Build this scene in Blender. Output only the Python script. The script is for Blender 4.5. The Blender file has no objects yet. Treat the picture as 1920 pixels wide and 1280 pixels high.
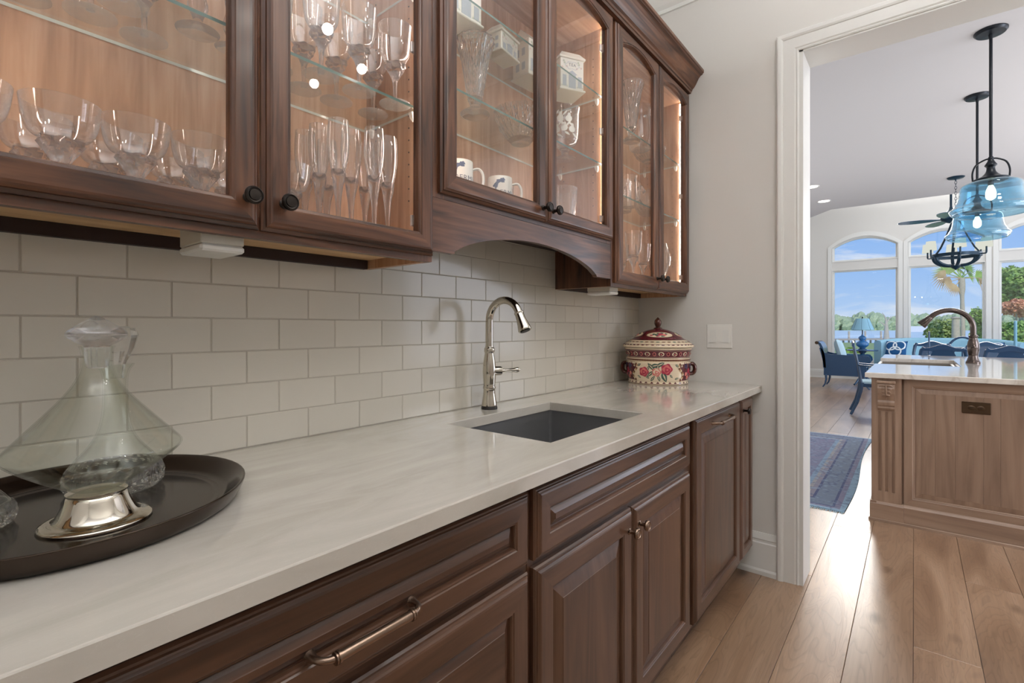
import bpy, math, random
from mathutils import Vector, Matrix
random.seed(7)
PI = math.pi
SC = bpy.context.scene
COL = SC.collection

# ------------------------------------------------------------------ camera, sky, sun, lamps, exposure
CAMLOC = (0.0, -1.235, 1.223)
cd = bpy.data.cameras.new('camera')
cam = bpy.data.objects.new('camera', cd); COL.objects.link(cam)
cam.location = CAMLOC
cam.rotation_euler = (math.radians(90), 0, math.atan2(754, 920) - PI / 2)
cd.sensor_width = 36.0
cd.lens = 36.0 * 920 / 1920
cd.shift_y = -27.0 / 1920
cd.clip_start = 0.02; cd.clip_end = 2000
SC.camera = cam
SC.view_settings.view_transform = 'Standard'
SC.view_settings.look = 'None'
SC.view_settings.exposure = 0.0
SC.view_settings.gamma = 1.0
SC.view_settings.use_curve_mapping = False
SC.cycles.max_bounces = 14
SC.cycles.transparent_max_bounces = 32
SC.cycles.transmission_bounces = 12
SC.cycles.glossy_bounces = 6
SC.cycles.diffuse_bounces = 5
SC.cycles.sample_clamp_indirect = 6.0
SC.cycles.caustics_refractive = True
SC.cycles.blur_glossy = 0.5


def lin(c):
    return tuple(((x / 255.0) / 12.92 if x / 255.0 <= .04045 else ((x / 255.0 + .055) / 1.055) ** 2.4) for x in c)


def rgba(c):
    return (*lin(c), 1.0)


def make_world():
    w = bpy.data.worlds.new('sky'); SC.world = w; w.use_nodes = True
    nt = w.node_tree; N = nt.nodes; L = nt.links; N.clear()
    out = N.new('ShaderNodeOutputWorld'); bg = N.new('ShaderNodeBackground'); L.new(bg.outputs[0], out.inputs[0])
    tc = N.new('ShaderNodeTexCoord'); sep = N.new('ShaderNodeSeparateXYZ'); L.new(tc.outputs['Generated'], sep.inputs[0])
    ramp = N.new('ShaderNodeValToRGB'); L.new(sep.outputs['Z'], ramp.inputs[0])
    e = ramp.color_ramp.elements
    e[0].position = 0.0; e[0].color = rgba((190, 216, 250))
    e[1].position = 0.6; e[1].color = rgba((92, 140, 226))
    m = ramp.color_ramp.elements.new(0.09); m.color = rgba((160, 198, 250))
    m = ramp.color_ramp.elements.new(0.22); m.color = rgba((134, 180, 247))
    mp = N.new('ShaderNodeMapping'); mp.inputs['Scale'].default_value = (2.2, 2.2, 9.0)
    mp.inputs['Rotation'].default_value = (0.18, 0.12, 0.0)
    L.new(tc.outputs['Generated'], mp.inputs[0])
    ns = N.new('ShaderNodeTexNoise'); ns.inputs['Scale'].default_value = 2.3; ns.inputs['Detail'].default_value = 7
    ns.inputs['Roughness'].default_value = .58; ns.inputs['Distortion'].default_value = 1.4
    L.new(mp.outputs[0], ns.inputs['Vector'])
    cr = N.new('ShaderNodeValToRGB'); L.new(ns.outputs[0], cr.inputs[0])
    cr.color_ramp.elements[0].position = .47; cr.color_ramp.elements[1].position = .74
    mx = N.new('ShaderNodeMixRGB'); L.new(cr.outputs[0], mx.inputs[0]); L.new(ramp.outputs[0], mx.inputs[1])
    mx.inputs[2].default_value = rgba((238, 242, 253))
    L.new(mx.outputs[0], bg.inputs[0]); bg.inputs[1].default_value = SKY
    return w


SKY = 1.0
make_world()


def lamp(name, kind, loc, power, color=(255, 255, 255), size=None, rot=(0, 0, 0), size_y=None, spread=None):
    d = bpy.data.lights.new(name, kind); d.energy = power; d.color = lin(color)
    if kind == 'AREA':
        d.size = size
        if size_y: d.shape = 'RECTANGLE'; d.size_y = size_y
        if spread: d.spread = math.radians(spread)
    elif kind in ('POINT', 'SPOT'):
        d.shadow_soft_size = size or .05
    o = bpy.data.objects.new(name, d); COL.objects.link(o); o.location = loc; o.rotation_euler = rot
    return o


sun = lamp('sun', 'SUN', (0, 0, 20), 2.6, (255, 246, 230), rot=(math.radians(52), 0, math.radians(-62)))
sun.data.angle = .02
# unseen fill lamps added to brighten the rooms, and the pantry chandelier bulbs
UP = (math.radians(180), 0, 0)
lamp('pantry_fill', 'AREA', (1.0, -1.55, 2.5), 50, (250, 250, 252), 1.7, size_y=.9, rot=UP)  # added panel, bounces soft light off the pantry ceiling
lamp('pantry_fill', 'AREA', (-.7, -1.55, 2.5), 27, (250, 250, 252), 1.2, size_y=.9, rot=UP)
for i in range(5):
    a = 2 * PI * i / 5 + .4; lamp('pantry_bulb', 'POINT', (1.15 + .28 * math.cos(a), -1.55 + .28 * math.sin(a), 2.5), 2.0, (255, 246, 234), .022)
lamp('kitchen_fill', 'AREA', (6.0, -4.2, 1.2), 150, (252, 251, 250), 5.0, size_y=3.0, rot=UP)  # added panel aimed up, the kitchen has no such lamp
lamp('kitchen_fill', 'AREA', (6.2, .25, .9), 34, (252, 251, 250), 5.0, size_y=1.2, rot=UP)
lamp('living_fill', 'AREA', (11.8, -2.0, 3.9), 115, (252, 251, 250), 3.0, size_y=3.0, rot=UP)  # added panel, fills the living room from above
lamp('side_fill', 'AREA', (3.7, -6.3, 2.0), 150, (232, 240, 255), 1.6, rot=(math.radians(78), 0, 0), size_y=2.2)  # added fill in front of a side wall without windows
lamp('side_fill', 'AREA', (8.6, -6.3, 1.9), 85, (222, 234, 255), 5.2, rot=(math.radians(90), 0, 0), size_y=2.8)
lamp('side_fill', 'AREA', (12.2, -6.3, 2.2), 120, (222, 234, 255), 2.6, rot=(math.radians(90), 0, 0), size_y=3.0)
lamp('doorway_fill', 'AREA', (3.5, -2.0, 3.05), 12, (255, 248, 238), .16)  # added to brighten the floor and island end by the doorway
lamp('high_fill', 'AREA', (13.5, -1.9, 4.0), 48, (255, 250, 242), 4.2, rot=(0, math.radians(68), 0), size_y=4.2, spread=56)  # added to throw light along the floor, no window up there
SC.objects['high_fill'].data.size = 1.5

# ------------------------------------------------------------------ materials
MATS = {}


def newmat(name):
    m = bpy.data.materials.new(name); m.use_nodes = True
    nt = m.node_tree; b = nt.nodes['Principled BSDF']
    MATS[name] = m
    return m, nt, b


def setb(b, color=None, rough=None, metal=None, **kw):
    if color is not None: b.inputs['Base Color'].default_value = rgba(color)
    if rough is not None: b.inputs['Roughness'].default_value = rough
    if metal is not None: b.inputs['Metallic'].default_value = metal
    for k, v in kw.items():
        b.inputs[k.replace('_', ' ')].default_value = v


def plain(name, color, rough=.5, metal=0., var=0.0, bump=0.0, bscale=80, coat=0.0):
    m, nt, b = newmat(name); setb(b, color, rough, metal)
    N, L = nt.nodes, nt.links
    if coat:
        b.inputs['Coat Weight'].default_value = coat; b.inputs['Coat Roughness'].default_value = .12
    tc = N.new('ShaderNodeTexCoord')
    if var or bump:
        ns = N.new('ShaderNodeTexNoise'); ns.inputs['Scale'].default_value = bscale; ns.inputs['Detail'].default_value = 4
        L.new(tc.outputs['Object'], ns.inputs['Vector'])
        if var:
            mx = N.new('ShaderNodeMixRGB'); mx.blend_type = 'MULTIPLY'; mx.inputs[0].default_value = 1
            mr = N.new('ShaderNodeMapRange'); mr.inputs[3].default_value = 1 - var; mr.inputs[4].default_value = 1 + var
            L.new(ns.outputs[0], mr.inputs[0]); L.new(mr.outputs[0], mx.inputs[2]); mx.inputs[1].default_value = rgba(color)
            L.new(mx.outputs[0], b.inputs['Base Color'])
        if bump:
            bp = N.new('ShaderNodeBump'); bp.inputs['Strength'].default_value = bump; bp.inputs['Distance'].default_value = .002
            L.new(ns.outputs[0], bp.inputs['Height']); L.new(bp.outputs[0], b.inputs['Normal'])
    return m


def wood(name, dark, mid, light, axis='z', rough=.32, scale=1.0, coat=.3, bump=.08, tint=.10):
    """grain runs along the axis; noise stretched along it, with wide figure and fine pores"""
    m, nt, b = newmat(name); N, L = nt.nodes, nt.links
    setb(b, mid, rough); b.inputs['Coat Weight'].default_value = coat; b.inputs['Coat Roughness'].default_value = .15
    tc = N.new('ShaderNodeTexCoord'); oi = N.new('ShaderNodeObjectInfo')
    mul = N.new('ShaderNodeVectorMath'); mul.operation = 'SCALE'; mul.inputs[0].default_value = (37., 23., 51.)
    L.new(oi.outputs['Random'], mul.inputs['Scale'])
    add = N.new('ShaderNodeVectorMath'); L.new(tc.outputs['Object'], add.inputs[0]); L.new(mul.outputs[0], add.inputs[1])

    def mapped(a, c):
        mp = N.new('ShaderNodeMapping')
        mp.inputs['Scale'].default_value = tuple((a if ax == axis else c) * scale for ax in 'xyz')
        L.new(add.outputs[0], mp.inputs[0]); return mp
    m1 = mapped(1.8, 22.0); n1 = N.new('ShaderNodeTexNoise'); n1.inputs['Scale'].default_value = 1; n1.inputs['Detail'].default_value = 4
    n1.inputs['Distortion'].default_value = 2.0; L.new(m1.outputs[0], n1.inputs['Vector'])
    m2 = mapped(5, 150); n2 = N.new('ShaderNodeTexNoise'); n2.inputs['Scale'].default_value = 1; n2.inputs['Detail'].default_value = 3
    L.new(m2.outputs[0], n2.inputs['Vector'])
    mx = N.new('ShaderNodeMath'); mx.operation = 'MULTIPLY_ADD'; mx.inputs[1].default_value = .28
    L.new(n2.outputs[0], mx.inputs[0]); L.new(n1.outputs[0], mx.inputs[2])
    sb = N.new('ShaderNodeMath'); sb.operation = 'SUBTRACT'; sb.inputs[1].default_value = .14; L.new(mx.outputs[0], sb.inputs[0])
    cr = N.new('ShaderNodeValToRGB'); L.new(sb.outputs[0], cr.inputs[0]); e = cr.color_ramp.elements
    e[0].position = .3; e[0].color = rgba(dark); e[1].position = .72; e[1].color = rgba(light)
    k = e.new(.5); k.color = rgba(mid)
    hs = N.new('ShaderNodeHueSaturation'); mr = N.new('ShaderNodeMapRange')
    mr.inputs[3].default_value = 1 - tint; mr.inputs[4].default_value = 1 + tint
    L.new(oi.outputs['Random'], mr.inputs[0]); L.new(mr.outputs[0], hs.inputs['Value']); L.new(cr.outputs[0], hs.inputs['Color'])
    L.new(hs.outputs[0], b.inputs['Base Color'])
    bp = N.new('ShaderNodeBump'); bp.inputs['Strength'].default_value = bump; bp.inputs['Distance'].default_value = .001
    L.new(n2.outputs[0], bp.inputs['Height']); L.new(bp.outputs[0], b.inputs['Normal'])
    return m


def emit(name, color, strength):
    m = bpy.data.materials.new(name); m.use_nodes = True; nt = m.node_tree; nt.nodes.clear()
    o = nt.nodes.new('ShaderNodeOutputMaterial'); e = nt.nodes.new('ShaderNodeEmission')
    e.inputs[0].default_value = rgba(color); e.inputs[1].default_value = strength
    nt.links.new(e.outputs[0], o.inputs[0]); MATS[name] = m
    return m


def thin_glass(name, tint=(255, 255, 255), edge=None, refl=1.0, rough=0.0, body=0.0, bodycol=(255, 255, 255)):
    """a thin sheet: clear straight through, mirror reflection by Fresnel, a little body colour towards grazing"""
    m = bpy.data.materials.new(name); m.use_nodes = True; nt = m.node_tree; N, L = nt.nodes, nt.links; N.clear()
    o = N.new('ShaderNodeOutputMaterial'); tr = N.new('ShaderNodeBsdfTransparent'); tr.inputs[0].default_value = rgba(tint)
    gl = N.new('ShaderNodeBsdfGlossy'); gl.inputs['Roughness'].default_value = rough
    fr = N.new('ShaderNodeFresnel'); ge = N.new('ShaderNodeNewGeometry'); io = N.new('ShaderNodeMapRange'); io.inputs[3].default_value = 1.5; io.inputs[4].default_value = 1 / 1.5
    L.new(ge.outputs['Backfacing'], io.inputs[0]); L.new(io.outputs[0], fr.inputs[0])   # a sheet mirrors alike from both sides
    ml = N.new('ShaderNodeMath'); ml.operation = 'MULTIPLY'; ml.inputs[1].default_value = refl; ml.use_clamp = True
    L.new(fr.outputs[0], ml.inputs[0])
    src = tr
    if body:
        df = N.new('ShaderNodeBsdfTranslucent'); df.inputs[0].default_value = rgba(bodycol)
        d2 = N.new('ShaderNodeBsdfDiffuse'); d2.inputs[0].default_value = rgba(bodycol)
        ad = N.new('ShaderNodeMixShader'); ad.inputs[0].default_value = .5; L.new(df.outputs[0], ad.inputs[1]); L.new(d2.outputs[0], ad.inputs[2])
        lw = N.new('ShaderNodeLayerWeight'); lw.inputs[0].default_value = .5
        pw = N.new('ShaderNodeMath'); pw.operation = 'POWER'; pw.inputs[1].default_value = 3.0; L.new(lw.outputs['Facing'], pw.inputs[0])
        m2 = N.new('ShaderNodeMath'); m2.operation = 'MULTIPLY'; m2.inputs[1].default_value = body; m2.use_clamp = True; L.new(pw.outputs[0], m2.inputs[0])
        mb = N.new('ShaderNodeMixShader'); L.new(m2.outputs[0], mb.inputs[0]); L.new(tr.outputs[0], mb.inputs[1]); L.new(ad.outputs[0], mb.inputs[2])
        src = mb
    mx = N.new('ShaderNodeMixShader'); L.new(ml.outputs[0], mx.inputs[0]); L.new(src.outputs[0], mx.inputs[1]); L.new(gl.outputs[0], mx.inputs[2])
    L.new(mx.outputs[0], o.inputs[0]); MATS[name] = m
    return m


def solid_glass(name, color=(255, 255, 255), ior=1.5, rough=0.0, mixclear=0.45, frost=0.0):
    """thick glass: refraction mixed with straight passage so that light still gets through the many pieces"""
    m = bpy.data.materials.new(name); m.use_nodes = True; nt = m.node_tree; N, L = nt.nodes, nt.links; N.clear()
    o = N.new('ShaderNodeOutputMaterial'); g = N.new('ShaderNodeBsdfGlass'); g.inputs['IOR'].default_value = ior
    g.inputs['Roughness'].default_value = rough; g.inputs[0].default_value = rgba(color)
    tr = N.new('ShaderNodeBsdfTransparent'); tr.inputs[0].default_value = rgba(color)
    mx = N.new('ShaderNodeMixShader'); mx.inputs[0].default_value = mixclear
    L.new(g.outputs[0], mx.inputs[1]); L.new(tr.outputs[0], mx.inputs[2]); last = mx
    if frost:      # cut facets scatter part of the light
        a = N.new('ShaderNodeBsdfTranslucent'); c = N.new('ShaderNodeBsdfDiffuse'); k = N.new('ShaderNodeMixShader'); q = N.new('ShaderNodeMixShader')
        L.new(a.outputs[0], k.inputs[1]); L.new(c.outputs[0], k.inputs[2]); q.inputs[0].default_value = frost; L.new(mx.outputs[0], q.inputs[1]); L.new(k.outputs[0], q.inputs[2]); last = q
    L.new(last.outputs[0], o.inputs[0]); MATS[name] = m
    return m


CH = ((50, 29, 18), (90, 56, 37), (122, 81, 56))
wood('cherry_x', *CH, axis='x', rough=.36, coat=.2); wood('cherry_z', *CH, axis='z', rough=.36, coat=.2)
BR = ((70, 47, 34), (90, 62, 46), (104, 74, 56))
wood('brown_x', *BR, axis='x', scale=.7, rough=.31, coat=.35); wood('brown_z', *BR, axis='z', scale=.7, rough=.31, coat=.35)
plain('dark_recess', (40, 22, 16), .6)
wood('interior_z', (170, 127, 94), (189, 146, 112), (204, 164, 131), axis='z', rough=.42, coat=.05)
wood('interior_x', (170, 127, 94), (189, 146, 112), (204, 164, 131), axis='x', rough=.42, coat=.05)
wood('plywood_x', (190, 150, 105), (214, 176, 130), (226, 192, 150), axis='x', rough=.5, coat=0)
ISL = ((132, 108, 91), (150, 124, 105), (163, 137, 118))
wood('island_x', *ISL, axis='x', rough=.38, coat=.15, scale=.45); wood('island_z', *ISL, axis='z', rough=.38, coat=.15, scale=.45, tint=.15)
wood('island_y', *ISL, axis='y', rough=.38, coat=.15, scale=.45)
plain('wall_paint', (212, 210, 205), .72, var=.012, bump=.05, bscale=220)
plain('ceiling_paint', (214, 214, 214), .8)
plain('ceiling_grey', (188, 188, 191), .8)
plain('trim_white', (222, 222, 218), .38)
plain('grout', (182, 176, 164), .85, var=.03)
plain('white_plastic', (226, 225, 220), .35)
plain('grey_plastic', (206, 202, 190), .45)
plain('nickel', (206, 200, 188), .07, 1.0)
plain('silver', (222, 216, 204), .06, 1.0)
plain('chrome', (225, 225, 225), .12, 1.0)
plain('bronze_dark', (52, 46, 42), .35, .75)
plain('bronze_brown', (98, 80, 64), .3, .9)
plain('faucet_bronze', (96, 86, 82), .2, .95)
plain('basin_shaded_grey', (134, 126, 116), .4)  # shade inside the island sink is put into this darker grey
plain('pewter', (150, 128, 112), .26, .95)
plain('tray_metal', (70, 60, 53), .15, .9)
plain('sink_steel', (126, 126, 128), .42, .55, var=.06, bscale=9)
plain('black_rubber', (28, 26, 25), .5)
plain('hinge_metal', (215, 205, 200), .3, .8)
plain('ceramic_white', (238, 236, 226), .22, coat=.3)
plain('ceramic_cream', (232, 212, 182), .2, coat=.5)
plain('blue_print', (176, 186, 198), .4)
plain('navy_print', (88, 100, 128), .4)
plain('text_print', (122, 124, 130), .45)
plain('pink_print', (218, 194, 186), .4)
plain('green_print', (184, 196, 172), .4)
plain('maroon', (92, 26, 38), .25, coat=.5)
plain('gilt', (112, 66, 46), .3, .55)
plain('maroon_gilt', (84, 44, 34), .22, .35, coat=.4)
plain('tan_paint', (186, 140, 96), .3)
plain('rose', (176, 48, 74), .3)
plain('rose_light', (216, 120, 112), .3)
plain('leaf_paint', (66, 92, 78), .3)
plain('navy_paint', (58, 44, 84), .3)
plain('lacquer_blue_cast', (30, 72, 110), .24, coat=.6)  # blue cast over the dark furniture painted in as its colour
plain('iron_blue', (18, 46, 64), .35, .35)
plain('iron_black', (16, 24, 34), .35, .35)
plain('fabric_blue', (150, 196, 218), .9, var=.04, bscale=30)
plain('fabric_pale', (186, 216, 230), .9, var=.04, bscale=40)
plain('fabric_navy', (20, 84, 138), .85)
plain('fabric_white', (226, 236, 242), .9)
plain('lamp_blue', (52, 118, 178), .18, coat=.6)
plain('shade_blue', (142, 190, 214), .8)
plain('candle_wax', (120, 178, 206), .5)
plain('led_cover', (255, 226, 200), .4)
thin_glass('pane_glass', (252, 252, 252), refl=1.0)
thin_glass('shelf_glass', (250, 253, 251), refl=.9)
plain('shelf_edge', (92, 124, 114), .12, coat=.4)
plain('shelf_edge_lit', (206, 212, 202), .12, coat=.4)  # pale colour stands in for the highlight along back and side edges
thin_glass('bowl_glass', (254, 254, 254), refl=2.1, body=.9)
solid_glass('stem_glass', (253, 253, 254), 1.45, mixclear=.20, frost=.06)
solid_glass('cut_glass', (252, 253, 253), 1.5, mixclear=.18, frost=.02)
thin_glass('decanter_glass', (253, 254, 252), refl=.75, body=.0)
thin_glass('pendant_glass', (206, 232, 244), refl=1.8, body=.35, bodycol=(190, 228, 245))
thin_glass('window_glass', (250, 252, 252), refl=.7)
emit('led', (255, 236, 222), 40.0)
emit('bulb', (255, 226, 176), 14.0)
emit('downlight', (255, 250, 240), 6.0)
emit('lampshade', (238, 240, 226), .84)


def tile_material():
    m, nt, b = newmat('tile_glaze'); N, L = nt.nodes, nt.links
    setb(b, (208, 203, 191), .2); b.inputs['Coat Weight'].default_value = .35; b.inputs['Coat Roughness'].default_value = .1
    oi = N.new('ShaderNodeObjectInfo'); tc = N.new('ShaderNodeTexCoord')
    mp = N.new('ShaderNodeMapping'); mp.inputs['Scale'].default_value = (40, 40, 400); L.new(tc.outputs['Object'], mp.inputs[0])
    ns = N.new('ShaderNodeTexNoise'); ns.inputs['Scale'].default_value = 1.2; L.new(mp.outputs[0], ns.inputs['Vector'])
    hs = N.new('ShaderNodeHueSaturation'); hs.inputs['Color'].default_value = rgba((208, 203, 191))
    mr = N.new('ShaderNodeMapRange'); mr.inputs[3].default_value = .965; mr.inputs[4].default_value = 1.03
    L.new(oi.outputs['Random'], mr.inputs[0]); L.new(mr.outputs[0], hs.inputs['Value']); L.new(hs.outputs[0], b.inputs['Base Color'])
    bp = N.new('ShaderNodeBump'); bp.inputs['Strength'].default_value = .06; bp.inputs['Distance'].default_value = .001
    L.new(ns.outputs[0], bp.inputs['Height']); L.new(bp.outputs[0], b.inputs['Normal'])


tile_material()


def stone_material(name, base, vein, rough):
    m, nt, b = newmat(name); N, L = nt.nodes, nt.links; setb(b, base, rough)
    b.inputs['Coat Weight'].default_value = .5; b.inputs['Coat Roughness'].default_value = .05
    tc = N.new('ShaderNodeTexCoord'); mp = N.new('ShaderNodeMapping'); mp.inputs['Rotation'].default_value = (0, 0, .45)
    mp.inputs['Scale'].default_value = (1.1, 4.0, 2.0); L.new(tc.outputs['Object'], mp.inputs[0])
    n1 = N.new('ShaderNodeTexNoise'); n1.inputs['Scale'].default_value = 2.2; n1.inputs['Detail'].default_value = 9
    n1.inputs['Roughness'].default_value = .62; n1.inputs['Distortion'].default_value = 1.3; L.new(mp.outputs[0], n1.inputs['Vector'])
    c1 = N.new('ShaderNodeValToRGB'); L.new(n1.outputs[0], c1.inputs[0]); e = c1.color_ramp.elements
    e[0].position = .36; e[0].color = rgba(vein); e[1].position = .62; e[1].color = rgba(tuple(min(255, c + 7) for c in base))
    k = e.new(.47); k.color = rgba(base)
    n2 = N.new('ShaderNodeTexNoise'); n2.inputs['Scale'].default_value = 14; n2.inputs['Detail'].default_value = 8; n2.inputs['Distortion'].default_value = 3
    L.new(mp.outputs[0], n2.inputs['Vector'])
    c2 = N.new('ShaderNodeValToRGB'); L.new(n2.outputs[0], c2.inputs[0]); e = c2.color_ramp.elements
    e[0].position = .495; e[0].color = (0, 0, 0, 1); e[1].position = .505; e[1].color = (0, 0, 0, 1); k = e.new(.5); k.color = (.16, .16, .16, 1)
    mx = N.new('ShaderNodeMixRGB'); L.new(c2.outputs[0], mx.inputs[0]); L.new(c1.outputs[0], mx.inputs[1]); mx.inputs[2].default_value = rgba((238, 236, 232))
    L.new(mx.outputs[0], b.inputs['Base Color'])


stone_material('quartzite', (196, 191, 181), (190, 185, 174), .14)
stone_material('island_stone', (222, 215, 206), (198, 188, 176), .10)


def oak_material():
    m, nt, b = newmat('oak_board'); N, L = nt.nodes, nt.links
    setb(b, (170, 132, 100), .30); b.inputs['Coat Weight'].default_value = .6; b.inputs['Coat Roughness'].default_value = .3
    tc = N.new('ShaderNodeTexCoord'); oi = N.new('ShaderNodeObjectInfo')
    mul = N.new('ShaderNodeVectorMath'); mul.operation = 'SCALE'; mul.inputs[0].default_value = (61., 43., 17.); L.new(oi.outputs['Random'], mul.inputs['Scale'])
    add = N.new('ShaderNodeVectorMath'); L.new(tc.outputs['Object'], add.inputs[0]); L.new(mul.outputs[0], add.inputs[1])
    mp = N.new('ShaderNodeMapping'); mp.inputs['Scale'].default_value = (1.1, 6.5, 3); L.new(add.outputs[0], mp.inputs[0])
    n1 = N.new('ShaderNodeTexNoise'); n1.inputs['Scale'].default_value = 1.0; n1.inputs['Detail'].default_value = 3; n1.inputs['Distortion'].default_value = .8
    L.new(mp.outputs[0], n1.inputs['Vector'])
    # growth rings: bands of the low noise
    fr = N.new('ShaderNodeMath'); fr.operation = 'MULTIPLY'; fr.inputs[1].default_value = 26; L.new(n1.outputs[0], fr.inputs[0])
    pp = N.new('ShaderNodeMath'); pp.operation = 'FRACT'; L.new(fr.outputs[0], pp.inputs[0])
    cr2 = N.new('ShaderNodeValToRGB'); L.new(pp.outputs[0], cr2.inputs[0]); e = cr2.color_ramp.elements
    e[0].position = .0; e[0].color = (.60, .60, .60, 1); e[1].position = .30; e[1].color = (1, 1, 1, 1); k = e.new(.93); k.color = (1, 1, 1, 1); k = e.new(1.0); k.color = (.78, .78, .78, 1)
    mp2 = N.new('ShaderNodeMapping'); mp2.inputs['Scale'].default_value = (6, 160, 30); L.new(add.outputs[0], mp2.inputs[0])
    n2 = N.new('ShaderNodeTexNoise'); n2.inputs['Scale'].default_value = 1; n2.inputs['Detail'].default_value = 3; L.new(mp2.outputs[0], n2.inputs['Vector'])
    cr = N.new('ShaderNodeValToRGB'); L.new(n1.outputs[0], cr.inputs[0]); e = cr.color_ramp.elements
    e[0].position = .3; e[0].color = rgba((140, 108, 83)); e[1].position = .7; e[1].color = rgba((187, 155, 127)); k = e.new(.5); k.color = rgba((165, 132, 104))
    mx = N.new('ShaderNodeMixRGB'); mx.blend_type = 'MULTIPLY'; mx.inputs[0].default_value = .5; L.new(cr.outputs[0], mx.inputs[1]); L.new(cr2.outputs[0], mx.inputs[2])
    mx2 = N.new('ShaderNodeMixRGB'); mx2.blend_type = 'MULTIPLY'; mx2.inputs[0].default_value = .35; L.new(mx.outputs[0], mx2.inputs[1]); L.new(n2.outputs[0], mx2.inputs[2])
    # knots
    vo = N.new('ShaderNodeTexVoronoi'); vo.inputs['Scale'].default_value = 1.0; mp3 = N.new('ShaderNodeMapping'); mp3.inputs['Scale'].default_value = (2.2, 4.4, 1); L.new(add.outputs[0], mp3.inputs[0]); L.new(mp3.outputs[0], vo.inputs['Vector'])
    ck = N.new('ShaderNodeValToRGB'); L.new(vo.outputs['Distance'], ck.inputs[0]); e = ck.color_ramp.elements
    e[0].position = .03; e[0].color = (.22, .16, .12, 1); e[1].position = .15; e[1].color = (1, 1, 1, 1)
    mx3 = N.new('ShaderNodeMixRGB'); mx3.blend_type = 'MULTIPLY'; mx3.inputs[0].default_value = .8; L.new(mx2.outputs[0], mx3.inputs[1]); L.new(ck.outputs[0], mx3.inputs[2])
    hs = N.new('ShaderNodeHueSaturation'); mr = N.new('ShaderNodeMapRange'); mr.inputs[3].default_value = .92; mr.inputs[4].default_value = 1.16
    L.new(oi.outputs['Random'], mr.inputs[0]); L.new(mr.outputs[0], hs.inputs['Value']); L.new(mx3.outputs[0], hs.inputs['Color']); L.new(hs.outputs[0], b.inputs['Base Color'])
    bp = N.new('ShaderNodeBump'); bp.inputs['Strength'].default_value = .35; bp.inputs['Distance'].default_value = .001
    L.new(cr2.outputs[0], bp.inputs['Height']); L.new(bp.outputs[0], b.inputs['Normal'])


oak_material()
plain('board_gap', (70, 50, 38), .9)


def rug_material():
    m, nt, b = newmat('rug_weave'); N, L = nt.nodes, nt.links; setb(b, (120, 134, 168), .95)
    tc = N.new('ShaderNodeTexCoord'); sp = N.new('ShaderNodeSeparateXYZ'); L.new(tc.outputs['Object'], sp.inputs[0])

    def edge(sock, half):
        a = N.new('ShaderNodeMath'); a.operation = 'ABSOLUTE'; L.new(sock, a.inputs[0])
        s = N.new('ShaderNodeMath'); s.operation = 'SUBTRACT'; s.inputs[0].default_value = half; L.new(a.outputs[0], s.inputs[1]); return s
    ex, ey = edge(sp.outputs['X'], 1.36), edge(sp.outputs['Y'], .60)
    mn = N.new('ShaderNodeMath'); mn.operation = 'MINIMUM'; L.new(ex.outputs[0], mn.inputs[0]); L.new(ey.outputs[0], mn.inputs[1])
    dv = N.new('ShaderNodeMath'); dv.operation = 'DIVIDE'; dv.inputs[1].default_value = .4; L.new(mn.outputs[0], dv.inputs[0])
    cr = N.new('ShaderNodeValToRGB'); cr.color_ramp.interpolation = 'CONSTANT'; L.new(dv.outputs[0], cr.inputs[0])
    bands = [(0, (150, 182, 208)), (.07, (138, 138, 166)), (.15, (88, 98, 138)), (.19, (126, 142, 166)), (.48, (88, 98, 138)), (.52, (148, 146, 164)), (.60, (168, 168, 174)), (.66, (140, 168, 198)), (.74, (132, 136, 168))]
    e = cr.color_ramp.elements; e[0].position = 0; e[0].color = rgba(bands[0][1]); e[1].position = bands[1][0]; e[1].color = rgba(bands[1][1])
    for p, c in bands[2:]:
        k = e.new(p); k.color = rgba(c)
    vo = N.new('ShaderNodeTexVoronoi'); vo.inputs['Scale'].default_value = 17; vo.feature = 'DISTANCE_TO_EDGE'; L.new(tc.outputs['Object'], vo.inputs['Vector'])
    cv = N.new('ShaderNodeValToRGB'); L.new(vo.outputs['Distance'], cv.inputs[0]); e = cv.color_ramp.elements
    e[0].position = .02; e[0].color = rgba((92, 102, 140)); e[1].position = .22; e[1].color = rgba((146, 172, 202))
    n = N.new('ShaderNodeTexNoise'); n.inputs['Scale'].default_value = 9; n.inputs['Detail'].default_value = 5; n.inputs['Distortion'].default_value = 2; L.new(tc.outputs['Object'], n.inputs['Vector'])
    cn = N.new('ShaderNodeValToRGB'); L.new(n.outputs[0], cn.inputs[0]); cn.color_ramp.elements[0].position = .45; cn.color_ramp.elements[1].position = .6
    f = N.new('ShaderNodeMath'); f.operation = 'MULTIPLY'; f.inputs[1].default_value = .62; L.new(cn.outputs[0], f.inputs[0])
    mx = N.new('ShaderNodeMixRGB'); L.new(f.outputs[0], mx.inputs[0]); L.new(cr.outputs[0], mx.inputs[1]); L.new(cv.outputs[0], mx.inputs[2])
    L.new(mx.outputs[0], b.inputs['Base Color'])


rug_material()


def foliage_mat(name, a, bcol, c=None):
    m, nt, b = newmat(name); N, L = nt.nodes, nt.links; setb(b, a, .6)
    tc = N.new('ShaderNodeTexCoord'); n = N.new('ShaderNodeTexNoise'); n.inputs['Scale'].default_value = 1.6; n.inputs['Detail'].default_value = 6
    L.new(tc.outputs['Object'], n.inputs['Vector']); cr = N.new('ShaderNodeValToRGB'); L.new(n.outputs[0], cr.inputs[0]); e = cr.color_ramp.elements
    e[0].position = .35; e[0].color = rgba(a); e[1].position = .65; e[1].color = rgba(bcol)
    L.new(cr.outputs[0], b.inputs['Base Color'])


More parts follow.
